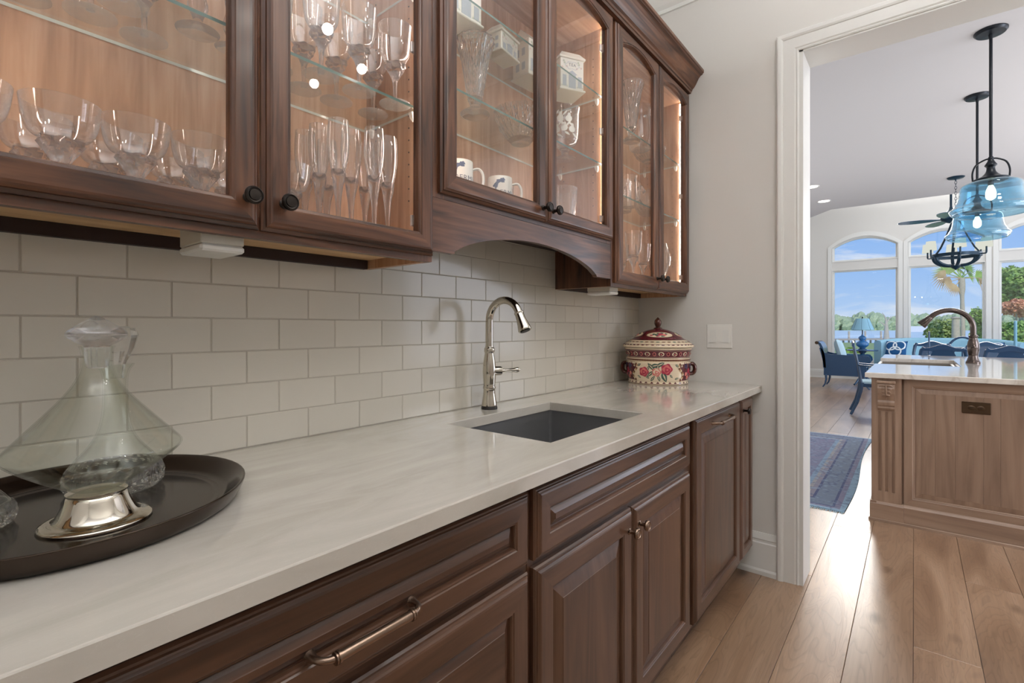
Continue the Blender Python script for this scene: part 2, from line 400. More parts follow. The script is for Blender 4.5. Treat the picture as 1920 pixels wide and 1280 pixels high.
foliage_mat('leaves_green', (104, 142, 66), (172, 206, 112)); foliage_mat('leaves_light', (120, 150, 84), (186, 200, 128))
foliage_mat('leaves_rust', (204, 140, 108), (232, 176, 140)); foliage_mat('leaves_far_hazy', (136, 160, 136), (184, 198, 156))  # far leaves paled, distance haze is put into their colour
foliage_mat('leaves_dry', (178, 152, 116), (206, 182, 142))
plain('bark', (186, 178, 164), .85, var=.18, bscale=14)
plain('water', (206, 226, 230), .35); plain('ground', (150, 170, 110), .9, var=.2, bscale=2); plain('dock_wood', (170, 162, 150), .8)
plain('roof_white', (226, 232, 236), .6)

# ------------------------------------------------------------------ helpers
WLOC = {}


class MB:
    """collects geometry and links it as ONE mesh object"""

    def __init__(s):
        s.v = []; s.f = []; s.m = []; s.sm = []; s.any_smooth = False

    def add(s, verts, faces, mat=0, smooth=False):
        n = len(s.v); s.v.extend(tuple(p) for p in verts)
        for i, f in enumerate(faces):
            s.f.append([n + k for k in f]); s.m.append(mat[i] if isinstance(mat, list) else mat); s.sm.append(smooth)
        s.any_smooth |= smooth
        return s

    def box(s, x0, y0, z0, x1, y1, z1, mat=0, ch=0.0):
        if x1 < x0: x0, x1 = x1, x0
        if y1 < y0: y0, y1 = y1, y0
        if z1 < z0: z0, z1 = z1, z0
        if not ch:
            v = [(x, y, z) for z in (z0, z1) for y in (y0, y1) for x in (x0, x1)]
            s.add(v, [(0, 2, 3, 1), (4, 5, 7, 6), (0, 1, 5, 4), (2, 6, 7, 3), (0, 4, 6, 2), (1, 3, 7, 5)], mat)
            return s
        ch = min(ch, (x1 - x0) * .45, (y1 - y0) * .45, (z1 - z0) * .45)
        v = []; idx = {}
        X = (x0, x1); Y = (y0, y1); Z = (z0, z1); sg = (1, -1)
        for i in (0, 1):
            for j in (0, 1):
                for k in (0, 1):
                    for a in range(3):
                        p = [X[i] + sg[i] * ch, Y[j] + sg[j] * ch, Z[k] + sg[k] * ch]
                        p[a] = (X[i], Y[j], Z[k])[a]
                        idx[(i, j, k, a)] = len(v); v.append(tuple(p))
        F = []
        for a in range(3):
            b, c = (a + 1) % 3, (a + 2) % 3
            for e in (0, 1):
                q = []
                for (u, w) in ((0, 0), (1, 0), (1, 1), (0, 1)):
                    t = [0, 0, 0]; t[a] = e; t[b] = u; t[c] = w; q.append(idx[(*t, a)])
                F.append(q if e else q[::-1])
        for a in range(3):
            b, c = (a + 1) % 3, (a + 2) % 3
            for u in (0, 1):
                for w in (0, 1):
                    t0 = [0, 0, 0]; t1 = [0, 0, 0]; t1[a] = 1; t0[b] = t1[b] = u; t0[c] = t1[c] = w
                    q = [idx[(*t0, b)], idx[(*t1, b)], idx[(*t1, c)], idx[(*t0, c)]]
                    F.append(q if u != w else q[::-1])
        for i in (0, 1):
            for j in (0, 1):
                for k in (0, 1):
                    q = [idx[(i, j, k, a)] for a in range(3)]
                    F.append(q if (i + j + k) % 2 else q[::-1])
        s.add(v, F, mat); return s

    def loops(s, loops, mat=0, closed=True, cap0=False, cap1=False, cyc=False, smooth=False, sidemats=None):
        n = len(loops[0]); v = [p for l in loops for p in l]; F = []; Ms = []
        R = range(len(loops) if cyc else len(loops) - 1)
        for a in R:
            b = (a + 1) % len(loops)
            for i in range(n if closed else n - 1):
                j = (i + 1) % n
                F.append((a * n + i, a * n + j, b * n + j, b * n + i)); Ms.append(sidemats[i] if sidemats else mat)
        if cap0: F.append(tuple(range(n))[::-1]); Ms.append(mat)
        if cap1: F.append(tuple((len(loops) - 1) * n + i for i in range(n))); Ms.append(mat)
        s.add(v, F, Ms, smooth); return s

    def lathe(s, prof, c=(0, 0, 0), seg=24, mat=0, axis='z', smooth=True, rfun=None, sx=1., sy=1., caps=True):
        """prof: (radius, height) pairs; the ends are closed when their radius is not zero"""
        loops = []
        for r, h in prof:
            l = []
            for i in range(seg):
                a = 2 * PI * i / seg; rr = max(r, 1e-5) * (rfun(a, h) if rfun else 1.0)
                x, y, z = rr * math.cos(a) * sx, rr * math.sin(a) * sy, h
                if axis == 'y-': x, y, z = x, -z, y
                elif axis == 'y': x, y, z = -x, z, y
                elif axis == 'x': x, y, z = z, x, y
                elif axis == 'x-': x, y, z = -z, -x, y
                l.append((c[0] + x, c[1] + y, c[2] + z))
            loops.append(l)
        s.loops(loops, mat, True, caps and prof[0][0] > 1e-4, caps and prof[-1][0] > 1e-4, smooth=smooth); return s

    def tube(s, pts, r, seg=10, mat=0, smooth=True, flat=None, cyc=False):
        """round rod along a path; r a number or one per point; flat=(width, height) scales the section"""
        P = [Vector(p) for p in pts]; n = len(P); R = r if isinstance(r, (list, tuple)) else [r] * n
        loops = []; up = None
        for i in range(n):
            t = (P[(i + 1) % n] - P[i - 1]) if cyc else (P[min(i + 1, n - 1)] - P[max(i - 1, 0)])
            t.normalize()
            if up is None:
                up = Vector((0, 0, 1)) if abs(t.z) < .9 else Vector((1, 0, 0))
            a = t.cross(up)
            if a.length < 1e-4: a = t.cross(Vector((0, 1, 0)))
            a.normalize(); b = a.cross(t); up = b.copy()
            fx, fy = flat if flat else (1, 1)
            loops.append([tuple(P[i] + (a * math.cos(2 * PI * k / seg) * fx + b * math.sin(2 * PI * k / seg) * fy) * R[i]) for k in range(seg)])
        s.loops(loops, mat, True, not cyc, not cyc, cyc=cyc, smooth=smooth); return s

    def prism(s, poly, a0, a1, axis='x', mat=0, smooth=False):
        """2D outline swept along an axis. axis x: (y,z); axis y: (x,z); axis z: (x,y)"""
        def mk(p, a): return (a, p[0], p[1]) if axis == 'x' else (p[0], a, p[1]) if axis == 'y' else (p[0], p[1], a)
        s.loops([[mk(p, a0) for p in poly], [mk(p, a1) for p in poly]], mat, True, True, True, smooth=smooth); return s

    def build(s, name, mats, parent=None, loc=None, world=True, angle=40):
        if not isinstance(mats, (list, tuple)): mats = [mats]
        if parent is None:
            if loc is None:
                xs, ys, zs = zip(*s.v); loc = ((min(xs) + max(xs)) / 2, (min(ys) + max(ys)) / 2, min(zs))
            off = loc; wl = loc
        else:
            off = WLOC[parent.name] if world else (0, 0, 0); wl = WLOC[parent.name]; loc = (0, 0, 0)
        me = bpy.data.meshes.new(name)
        me.from_pydata([(p[0] - off[0], p[1] - off[1], p[2] - off[2]) for p in s.v] if (world or parent is None) else s.v, [], s.f)
        for m in mats: me.materials.append(MATS[m])
        me.polygons.foreach_set('material_index', s.m); me.polygons.foreach_set('use_smooth', s.sm)
        me.validate(); me.update()
        fix_normals(me)
        if s.any_smooth: me.set_sharp_from_angle(angle=math.radians(angle))
        o = bpy.data.objects.new(name, me); COL.objects.link(o); o.location = loc
        if parent is not None: o.parent = parent
        WLOC[o.name] = wl
        return o


def fix_normals(me):
    import bmesh
    bm = bmesh.new(); bm.from_mesh(me); bmesh.ops.recalc_face_normals(bm, faces=bm.faces); bm.to_mesh(me); bm.free()


def tag(o, label=None, cat=None, group=None, kind=None):
    if label: o['label'] = label
    if cat: o['category'] = cat
    if group: o['group'] = group
    if kind: o['kind'] = kind
    return o


def thing(name, loc, label, cat, group=None, rotz=0):
    o = bpy.data.objects.new(name, None); COL.objects.link(o); o.location = loc; o.rotation_euler = (0, 0, rotz)
    o.empty_display_size = .05; WLOC[o.name] = loc
    return tag(o, label, cat, group)


def struct(o): o['kind'] = 'structure'; return o


KIDS = {}


def copy_tree(o, loc=None, rotz=None, label=None, group=None, parent=None, scale=None):
    c = o.copy(); COL.objects.link(c)
    if parent is not None: c.parent = parent
    for ch in list(o.children): copy_tree(ch, parent=c)
    if loc is not None: c.location = loc
    if rotz is not None: c.rotation_euler = (0, 0, rotz)
    if scale is not None: c.scale = scale
    if label: c['label'] = label
    if group: c['group'] = group
    WLOC[c.name] = tuple(c.location)
    return c


def rect(x0, z0, x1, z1, y): return [(x0, y, z0), (x1, y, z0), (x1, y, z1), (x0, y, z1)]


def arch(x0, z0, x1, zs, rise, y, n=14):
    """closed outline: bottom edge, right side, then the arch from right to left"""
    cx, hw = (x0 + x1) / 2, (x1 - x0) / 2; p = [(x0, y, z0), (x1, y, z0)]
    for i in range(n + 1):
        x = x1 - (x1 - x0) * i / n; u = (x - cx) / hw
        p.append((x, y, zs + rise * (1 - u * u)))
    return p


def text_mesh(txt, size, depth=.0004, spacing=1.0):
    cu = bpy.data.curves.new('lettering', 'FONT'); cu.body = txt; cu.size = size; cu.extrude = depth; cu.align_x = 'CENTER'; cu.space_character = spacing
    cu.resolution_u = 3
    o = bpy.data.objects.new('lettering', cu); COL.objects.link(o)
    dg = bpy.context.evaluated_depsgraph_get(); me = bpy.data.meshes.new_from_object(o.evaluated_get(dg))
    v = [tuple(p.co) for p in me.vertices]; f = [tuple(p.vertices) for p in me.polygons]
    bpy.data.objects.remove(o); bpy.data.curves.remove(cu); bpy.data.meshes.remove(me)
    return v, f


def lerp(a, b, t): return a + (b - a) * t


def smooth_prof(pts, n=4):
    """Catmull-Rom through (r, h) points"""
    out = []
    for i in range(len(pts) - 1):
        p0, p1, p2, p3 = pts[max(i - 1, 0)], pts[i], pts[i + 1], pts[min(i + 2, len(pts) - 1)]
        for k in range(n):
            t = k / n
            out.append(tuple(.5 * (2 * p1[d] + (p2[d] - p0[d]) * t + (2 * p0[d] - 5 * p1[d] + 4 * p2[d] - p3[d]) * t * t + (3 * p1[d] - p0[d] - 3 * p2[d] + p3[d]) * t ** 3) for d in range(len(p1))))
    out.append(pts[-1]); lo, hi = min(p[1] for p in pts), max(p[1] for p in pts)
    return [(max(p[0], 0.0), min(max(p[1], lo), hi)) for p in out]


def curve(path, n=4):
    """the same path with rounded bends"""
    out = []
    for i in range(len(path) - 1):
        p = [Vector(path[k]) for k in (max(i - 1, 0), i, i + 1, min(i + 2, len(path) - 1))]
        for k in range(n):
            t = k / n; out.append(tuple(.5 * (2 * p[1] + (p[2] - p[0]) * t + (2 * p[0] - 5 * p[1] + 4 * p[2] - p[3]) * t * t + (3 * p[1] - p[0] - 3 * p[2] + p[3]) * t ** 3)))
    out.append(tuple(path[-1])); return out

# ------------------------------------------------------------------ the setting
PZ = 3.10      # pantry ceiling
KZ = 3.07      # kitchen ceiling
LZ = 4.70      # living room ceiling
FX = 14.0      # window wall


def slab(name, boxes, mat, parent=None):
    b = MB()
    for q in boxes: b.box(*q)
    o = b.build(name, mat, parent)
    return struct(o) if parent is None else o


# floor: oak boards laid along x, one object each, over a dark bed
floor = slab('floor', [(-1.8, -6.7, -.06, FX + .2, 3.2, -.0165)], 'board_gap')
board_lib = {}


def board_mesh(L, W=.1918):
    k = round(L, 3)
    if k not in board_lib:
        o = MB().box(-L / 2 + .0006, -W / 2, -.016, L / 2 - .0006, W / 2, 0, 0, .0012).build('floor_board', 'oak_board', floor, world=False)
        board_lib[k] = o; return o
    o = board_lib[k].copy(); COL.objects.link(o); o.parent = floor
    return o


rb = random.Random(3)
fl0 = floor.location
row_joint = {-5: 3.21, -4: 2.43, -3: 4.0, -2: 3.61, -1: 5.2, 0: 4.4}
for r in range(-12, 12):
    yc = -.653 + .193 * r + .0965
    if yc > 1.75 or yc < -3.0: continue
    L = 2.4; x = row_joint.get(r, rb.choice([.3, .9, 1.5, 2.1, .6, 1.8]))
    while x > -1.7: x -= L
    while x < FX:
        ln = L
        if x < -1.75: pass
        xa, xb = max(x, -1.75), min(x + ln, FX)
        if yc > .0 and xb < 2.8: x += L; continue
        if xb - xa > .15:
            o = board_mesh(xb - xa); o.location = ((xa + xb) / 2 - fl0[0], yc - fl0[1], -fl0[2])
        x += L
outer = MB()
outer.box(-1.75, -6.6, -.016, FX, -2.9695, -.0005)
outer.box(2.75, 1.6635, -.016, FX, 3.1, -.0005)
o = outer.build('floor_edge_area', 'oak_board', floor)
# walls of the pantry
T = .155
wall_back = slab('wall_back', [(-1.8, .0014, 0, 2.67, .15, PZ)], 'grout')
paint = MB().box(-1.8, .0006, 1.72, 2.67, .002, PZ).build('painted_area', 'wall_paint', wall_back)
slab('wall_left', [(-1.9, -2.8, 0, -1.78, .15, PZ)], 'wall_paint')
slab('wall_front', [(-1.8, -2.9, 0, 2.67, -2.75, PZ)], 'wall_paint')
# wall with the cased opening towards the kitchen
OY0, OY1, OZ = -2.35, -.818, 2.537
slab('wall_right', [(2.67, OY1, 0, 2.85, 2.4, LZ), (2.67, OY0, OZ, 2.85, OY1, LZ), (2.67, -6.6, 0, 2.85, OY0, LZ)], 'wall_paint')
slab('ceiling', [(-1.9, -2.9, PZ, 2.67, .15, PZ + .1)], 'ceiling_paint')
# kitchen ceiling ends on a line with a slanted corner, the living room beyond it is higher
b = MB(); poly = [(2.85, -6.6), (9.15, -6.6), (9.15, -.22), (9.85, .30), (9.85, 2.4), (2.85, 2.4)]
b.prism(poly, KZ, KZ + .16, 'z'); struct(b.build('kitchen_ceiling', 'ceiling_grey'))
b = MB(); pts = [(9.15, -6.6), (9.15, -.22), (9.85, .30), (9.85, 2.4)]
loops = []
for z in (KZ + .16, LZ):
    loops.append([(x, y, z) for x, y in pts] + [(x - .12, y + .03, z) for x, y in pts[::-1]])
b.loops(loops, cap0=True, cap1=True); struct(b.build('wall_bulkhead', 'wall_paint'))
slab('living_ceiling', [(2.85, -6.7, LZ, FX + .3, 2.5, LZ + .1)], 'ceiling_paint')
slab('wall_kitchen_left', [(2.85, 2.3, 0, FX + .3, 2.45, LZ)], 'wall_paint')
slab('wall_kitchen_right', [(2.85, -6.75, 0, FX + .3, -6.6, LZ)], 'wall_paint')

# window wall with arched windows
WINS = [(-.957, .292), (-2.374, -1.134), (-3.80, -2.569), (-5.22, -3.995)]
SILL, TR0, TR1, SPR, RISE = .45, 2.578, 2.77, 3.11, .23
b = MB(); x0, x1 = FX, FX + .16


def yz_arch(y0, y1, zb, zs, rise, n=16):
    cy, hw = (y0 + y1) / 2, (y1 - y0) / 2; p = [(y0, zb), (y1, zb)]
    for i in range(n + 1):
        y = y1 - (y1 - y0) * i / n; u = (y - cy) / hw; p.append((y, zs + rise * (1 - u * u)))
    return p


edges = [2.45] + [e for y0, y1 in WINS for e in (y1, y0)] + [-6.7]
for i in range(0, len(edges), 2): b.box(x0, edges[i + 1], 0, x1, edges[i], LZ)
for y0, y1 in WINS:
    b.box(x0, y0, 0, x1, y1, SILL); b.box(x0, y0, TR0, x1, y1, TR1)
    top = yz_arch(y0, y1, 0, SPR, RISE)[2:]
    for i in range(len(top) - 1):
        (ya, za), (yb, zb) = top[i], top[i + 1]
        q = [(ya, za), (yb, zb), (yb, LZ), (ya, LZ)]
        b.loops([[(x0, *p) for p in q], [(x1, *p) for p in q]], cap0=True, cap1=True)
struct(b.build('wall_far', 'wall_paint'))
for n, (y0, y1) in enumerate(WINS):
    b = MB()
    def frame(lo, grow, xa, xb):
        a = lo(0); c = lo(grow)
        b.loops([[(xa, *p) for p in a], [(xa, *p) for p in c], [(xb, *p) for p in c], [(xb, *p) for p in a]], cyc=True)
    lo1 = lambda g: [(y0 + g, SILL + g), (y1 - g, SILL + g), (y1 - g, TR0 - g), (y0 + g, TR0 - g)]
    lo2 = lambda g: yz_arch(y0 + g, y1 - g, TR1 + g, SPR, RISE - g)
    for lo in (lo1, lo2):
        frame(lo, .045, FX + .05, FX + .11); frame(lo, .012, FX - .012, FX + .05)
    w = struct(b.build('window_%d' % (n + 1), 'trim_white'))
    for lo in (lo1, lo2):
        g = MB(); p = lo(.04); g.loops([[(FX + .078, *q) for q in p], [(FX + .084, *q) for q in p]], cap0=True, cap1=True)
        g.build('pane', 'window_glass', w)
    # trim around the opening
    t = MB(); o1 = [(y0 - .0, SILL)] ; ins = yz_arch(y0 - .004, y1 + .004, SILL, SPR, RISE + .004); outp = yz_arch(y0 - .085, y1 + .085, SILL - .08, SPR + .02, RISE + .085)
    t.loops([[(FX - .02, *p) for p in ins], [(FX - .02, *p) for p in outp], [(FX, *p) for p in outp], [(FX, *p) for p in ins]], cyc=True)
    struct(t.build('trim_%d' % (n + 1), 'trim_white'))


def baseboard(name, boxes):
    b = MB()
    for (xa, ya, xb, yb, d) in boxes:   # d: direction of the face
        h, t = .205, .015
        if d in ('x-', 'x+'):
            sgn = -1 if d == 'x-' else 1
            prof = [(xa, 0), (xa + sgn * .02, 0), (xa + sgn * .02, .02), (xa + sgn * t, .03), (xa + sgn * t, h - .05), (xa + sgn * .010, h - .045), (xa + sgn * .010, h - .035), (xa + sgn * .013, h - .03), (xa + sgn * .006, h), (xa, h)]
            b.prism(prof, ya, yb, 'y')
        else:
            sgn = -1 if d == 'y-' else 1
            prof = [(ya, 0), (ya + sgn * t, 0), (ya + sgn * t, h - .04), (ya + sgn * .006, h), (ya, h)]
            b.prism(prof, xa, xb, 'x')
    return struct(b.build(name, 'trim_white'))


baseboard('baseboard_right', [(2.67, -.722, 2.67, -.53, 'x-'), (2.67, -2.75, 2.67, -2.45, 'x-')])
baseboard('baseboard_far', [(FX, -6.6, FX, 2.3, 'x-')])
baseboard('baseboard_kitchen', [(2.85, 2.3, FX, 2.3, 'y-'), (2.85, -.70, 2.85, 2.28, 'x+')])
# casing and jamb of the opening (flat boards with a raised outer band and an inner bead)
CI, CO = -.813, -.72


def casing_loops(xf, sgn):
    """mitred casing of three sides; profile points: (outward offset, depth)"""
    prof = [(0, 0), (0, .012), (.006, .015), (.012, .012), (.018, .016), (.064, .018), (.066, .022), (.074, .026), (.086, .027), (.093, .022), (.093, 0)]
    L = []
    for o_, d in prof:
        x = xf + sgn * d
        L.append([(x, CI + o_, 0), (x, CI + o_, 2.532 + o_), (x, OY0 - .005 - o_, 2.532 + o_), (x, OY0 - .005 - o_, 0)])
    return L


b = MB()
b.loops(casing_loops(2.67, -1), closed=False)
b.loops(casing_loops(2.85, 1), closed=False)
b.box(2.662, OY1 + .007, 0, 2.858, OY1 - .012, OZ + .003); b.box(2.662, OY0 - .007, 0, 2.858, OY0 + .012, OZ + .003); b.box(2.662, OY0 - .006, OZ - .012, 2.858, OY1 + .006, OZ + .0035)
struct(b.build('trim_opening', 'trim_white'))
# crown moulding below the pantry ceiling
b = MB()
cp = [(0, -.125), (-.012, -.125), (-.012, -.105), (-.03, -.09), (-.055, -.06), (-.085, -.03), (-.1, -.022), (-.1, 0), (0, 0)]
b.prism([(2.67 + x, PZ + z) for x, z in cp], -2.75, 0, 'y')
b.prism([(x + .0045, PZ + z) for x, z in cp], -1.78, 2.67, 'x')
struct(b.build('trim_crown', 'trim_white'))

# backsplash: glazed tiles in half bond, one object each
tw, th, px, pz = .1517, .0754, .154, .0777
tile_lib = {}


def tile(x0, x1, z0, z1):
    k = (round(x1 - x0, 4), round(z1 - z0, 4))
    if k not in tile_lib:
        o = MB().box(-k[0] / 2, -.0085, 0, k[0] / 2, 0, k[1], 0, .0012).build('tile', 'tile_glaze', wall_back, world=False); tile_lib[k] = o
    else:
        o = tile_lib[k].copy(); COL.objects.link(o); o.parent = wall_back
    w = wall_back.location; o.location = ((x0 + x1) / 2 - w[0], .0085 - w[1], z0 - w[2])


for r in range(9):
    zt = 1.0105 + pz * r - .00105; zb = max(zt - th, .936)
    off = .044 if r % 2 == 0 else .121
    for c in range(-8, 20):
        xa = off + px * c + .00105; xb = xa + tw
        xa, xb = max(xa, -.9), min(xb, 2.669)
        if xb - xa < .012: continue
        if zb > 1.46 and not (xb > .80 and xa < 1.86): continue
        tile(xa, xb, zb, zt)

# ------------------------------------------------------------------ base cabinets
FY, DY = -.600, -.622        # face frame plane, door face plane
PULL_PATH = [(-.084, -.001, 0), (-.084, -.012, .001), (-.081, -.022, .0015), (-.073, -.029, .001), (-.062, -.031, 0), (.062, -.031, 0), (.073, -.029, .001), (.081, -.022, .0015), (.084, -.012, .001), (.084, -.001, 0)]
PULL_RAD = [.0085, .0052, .0048, .0046, .0048, .0048, .0046, .0048, .0052, .0085]


def pull(parent, x, z, sc=1.0, mat='pewter'):
    b = MB(); b.tube([(x + px * sc, DY + .001 + py, z + pz_) for px, py, pz_ in PULL_PATH], PULL_RAD, 12)
    b.lathe([(.0072, -.060 * sc), (.0076, -.05 * sc), (.0068, 0), (.0076, .05 * sc), (.0072, .060 * sc)], (x, DY - .030, z), 14, axis='x')
    for e in (-1, 1):
        b.lathe([(.006, 0), (.0088, .001), (.0088, .004), (.007, .005), (.0084, .006), (.0084, .008), (.006, .009)], (x + e * .058 * sc, DY - .030, z), 14, axis='x' if e > 0 else 'x-')
    return b.build('pull', mat, parent)


def knob(parent, x, z, y, mat='pewter', r=.0155, ln=.030):
    b = MB()
    b.lathe([(.009, 0), (.009, .002), (.006, .004), (.0052, ln * .5), (.007, ln * .62), (r * .93, ln * .70), (r, ln * .80), (r * .95, ln * .93), (r * .80, ln), (r * .76, ln * .95), (r * .62, ln * .93), (r * .58, ln * .985), (r * .2, ln)], (x, y, z), 20, axis='y-')
    return b.build('knob', mat, parent)


def raised_front(name, parent, x0, x1, z0, z1, fw=.057, slope=.030, mats=('brown_x', 'brown_z')):
    """door or drawer front: mitred frame with an edge bead, raised panel inside"""
    y = DY; b = MB()
    L = [rect(x0, z0, x1, z1, FY - .0005), rect(x0, z0, x1, z1, y + .012)]
    for d, yy in ((.003, .008), (.006, .0075), (.0075, .0045), (.0095, .0035), (.0125, .001), (.016, 0)):
        L.append(rect(x0 + d, z0 + d, x1 - d, z1 - d, y + yy))
    for d, yy in ((-.006, 0), (-.004, .002), (-.0015, .0022), (0, .005), (.0015, .012)):
        L.append(rect(x0 + fw + d, z0 + fw + d, x1 - fw - d, z1 - fw - d, y + yy))
    L.append(rect(x0 + fw + .0015, z0 + fw + .0015, x1 - fw - .0015, z1 - fw - .0015, FY - .0005))
    b.loops(L, cyc=True, sidemats=[0, 1, 0, 1])
    o = b.build(name, list(mats), parent)
    p = MB(); a, c, d, e = x0 + fw + .001, z0 + fw + .001, x1 - fw - .001, z1 - fw - .001
    P = [rect(a, c, d, e, y + .018), rect(a, c, d, e, y + .0115), rect(a + .003, c + .003, d - .003, e - .003, y + .0115)]
    for t in (0, .35, .7, 1):
        k = .004 + slope * t; P.append(rect(a + k, c + k, d - k, e - k, y + .0105 - .0075 * t ** .8))
    k = .004 + slope + .0008; P.append(rect(a + k, c + k, d - k, e - k, y + .0018))
    p.loops(P, cap0=True, cap1=True, mat=0, sidemats=[1 if (x1 - x0) > 2.2 * (z1 - z0) else 0] * 4)
    p.build('panel', [mats[1], mats[0]] if (x1 - x0) <= 2.2 * (z1 - z0) else [mats[0], mats[0]], o)
    return o


def carcass(parent, x0, x1, z0=.115, z1=.9035, gaps=(), toe=True, right_fill=False):
    b = MB()
    b.box(x0, -.578, z0, x0 + .018, -.004, z1); b.box(x1 - .018, -.578, z0, x1, -.004, z1); b.box(x0, -.578, z0, x1, -.004, z0 + .018); b.box(x0, -.022, z0, x1, -.004, z1)
    o = b.build('carcass', 'brown_z', parent)
    f = MB(); f.box(x0, FY, z0, x0 + .022, -.578, z1, 1); f.box(x1 - .022, FY, z0, x1, -.578, z1, 1)
    f.box(x0 + .022, FY, z1 - .03, x1 - .022, -.578, z1, 0); f.box(x0 + .022, FY, z0, x1 - .022, -.578, z0 + .03, 0)
    for g in gaps: f.box(x0 + .022, FY, g - .018, x1 - .022, -.578, g + .018, 0)
    f.build('face_frame', ['brown_x', 'brown_z'], parent)
    MB().box(x0, -.54, .0, x1, -.52, z0, 0).build('toe_kick', 'brown_x', parent)
    return o


def base_unit(name, x0, x1, label, **k):
    t = thing(name, ((x0 + x1) / 2, -.3, 0), label, 'cabinet'); carcass(t, x0, x1, **k); return t


G = None
t = base_unit('drawer_cabinet', -.005, .822, 'brown wooden drawer cabinet with bar pull below the tray end of the counter', gaps=(.72, .43))
d = raised_front('drawer', t, .015, .812, .729, .880, .052, .013); pull(d, .4135, .791)
d = raised_front('drawer', t, .015, .812, .437, .713, .062, .016); pull(d, .4135, .575)
d = raised_front('drawer', t, .015, .812, .142, .423, .062, .016); pull(d, .4135, .283)
t = base_unit('drawer_cabinet', -.84, -.007, 'brown wooden drawer cabinet at the near end of the counter, mostly outside the photo', gaps=(.72, .43))
for za, zb in ((.729, .880), (.437, .713), (.142, .423)):
    d = raised_front('drawer', t, -.82, -.023, za, zb, .06, .015); pull(d, -.42, (za + zb) / 2)
t = base_unit('sink_cabinet', .824, 1.781, 'brown wooden two-door cabinet with two knobs under the sink', gaps=(.718,))
raised_front('drawer_front', t, .833, 1.753, .727, .880, .052, .013)
d = raised_front('door', t, .833, 1.291, .142, .711, .062, .034); knob(d, 1.262, .655, DY)
d = raised_front('door', t, 1.297, 1.753, .142, .711, .062, .034); knob(d, 1.327, .657, DY)
t = base_unit('pull_out_cabinet', 1.783, 2.401, 'brown wooden tall panel front with bar handle between sink doors and narrow cabinet')
d = raised_front('door', t, 1.803, 2.394, .135, .888, .066, .036); pull(d, 2.10, .846, 1.35)
t = base_unit('narrow_cabinet', 2.403, 2.662, 'narrow brown wooden cabinet with one knob at the wall end')
d = raised_front('door', t, 2.416, 2.622, .142, .888, .05, .022); knob(d, 2.446, .835, DY, 'bronze_dark')

# countertop with the sink cut-out
HX0, HX1, HY0, HY1 = 1.012, 1.558, -.53, -.148
b = MB()


def ring(x0, y0, x1, y1, z): return [(x0, y0, z), (x1, y0, z), (x1, y1, z), (x0, y1, z)]


X0, X1, Y0, Y1 = -.86, 2.6685, -.65, -.0005
L = [ring(X0, Y0, X1, Y1, .9035), ring(X0, Y0, X1, Y1, .9315), ring(X0 + .001, Y0 + .001, X1, Y1, .9333), ring(X0 + .0025, Y0 + .0025, X1, Y1, .934),
     ring(HX0 - .002, HY0 - .002, HX1 + .002, HY1 + .002, .934), ring(HX0, HY0, HX1, HY1, .932), ring(HX0, HY0, HX1, HY1, .9035)]
b.loops(L, cyc=True)
tag(b.build('countertop', 'quartzite'), 'pale veined stone countertop along the tiled wall with sink cut-out', 'countertop')
# undermount sink


def rrect(x0, y0, x1, y1, r, z, n=5):
    p = []
    for cx, cy, a0 in ((x1 - r, y0 + r, -PI / 2), (x1 - r, y1 - r, 0), (x0 + r, y1 - r, PI / 2), (x0 + r, y0 + r, PI)):
        for i in range(n + 1): a = a0 + PI / 2 * i / n; p.append((cx + r * math.cos(a), cy + r * math.sin(a), z))
    return p


t = thing('sink', (1.285, -.34, .72), 'dark undermount steel bar sink set in the stone counter', 'sink')
b = MB(); x0, y0, x1, y1 = HX0 - .004, HY0 - .004, HX1 + .004, HY1 + .004
b.loops([rrect(x0 - .02, y0 - .02, x1 + .02, y1 + .02, .02, .9033), rrect(x0, y0, x1, y1, .012, .9033), rrect(x0 + .001, y0 + .001, x1 - .001, y1 - .001, .012, .745), rrect(x0 + .02, y0 + .02, x1 - .02, y1 - .02, .012, .728),
         rrect(1.285 - .05, -.34 - .05, 1.285 + .05, -.34 + .05, .049, .724), rrect(1.285 - .05, -.34 - .05, 1.285 + .05, -.34 + .05, .049, .720), rrect(x0 + .015, y0 + .015, x1 - .015, y1 - .015, .012, .722), rrect(x0 - .003, y0 - .003, x1 + .003, y1 + .003, .012, .74), rrect(x0 - .003, y0 - .003, x1 + .003, y1 + .003, .012, .9), rrect(x0 - .02, y0 - .02, x1 + .02, y1 + .02, .02, .901)], cyc=True)
b.build('basin', 'sink_steel', t)
b = MB(); b.lathe([(.048, .7215), (.048, .7265), (.040, .7275), (.036, .7225), (.004, .722)], (1.285, -.34, 0), 24); b.build('drain', 'chrome', t)

# faucet
FXX, FYY = 1.293, -.0715
t = thing('faucet', (FXX, FYY, .934), 'polished nickel pull-down bar faucet standing behind the sink', 'faucet')
b = MB(); b.lathe([(.0285, .934), (.0285, .941), (.027, .944), (.0255, .946)], (FXX, FYY, 0), 28); b.build('gasket', 'black_rubber', t)
prof = smooth_prof([(.0275, .946), (.0265, .955), (.0215, .985), (.0205, 1.002), (.0225, 1.006), (.0225, 1.012), (.0205, 1.016), (.0225, 1.045), (.0235, 1.065), (.0215, 1.10), (.0165, 1.128), (.0165, 1.133), (.0185, 1.137), (.0185, 1.148), (.0145, 1.152), (.0138, 1.158)], 3)
b = MB(); b.lathe(prof, (FXX, FYY, 0), 32); b.build('body', 'nickel', t)
b = MB(); R = .069; zc = 1.2465; path = [(FXX, FYY, 1.150), (FXX, FYY, 1.2)]
for i in range(19):
    a = PI - math.radians(160) * i / 18; path.append((FXX, FYY - R - R * math.cos(a), zc + R * math.sin(a)))
b.tube(path, .0132, 18); b.build('spout', 'nickel', t)
dirv = (Vector(path[-1]) - Vector(path[-2])).normalized(); p0 = Vector(path[-1])
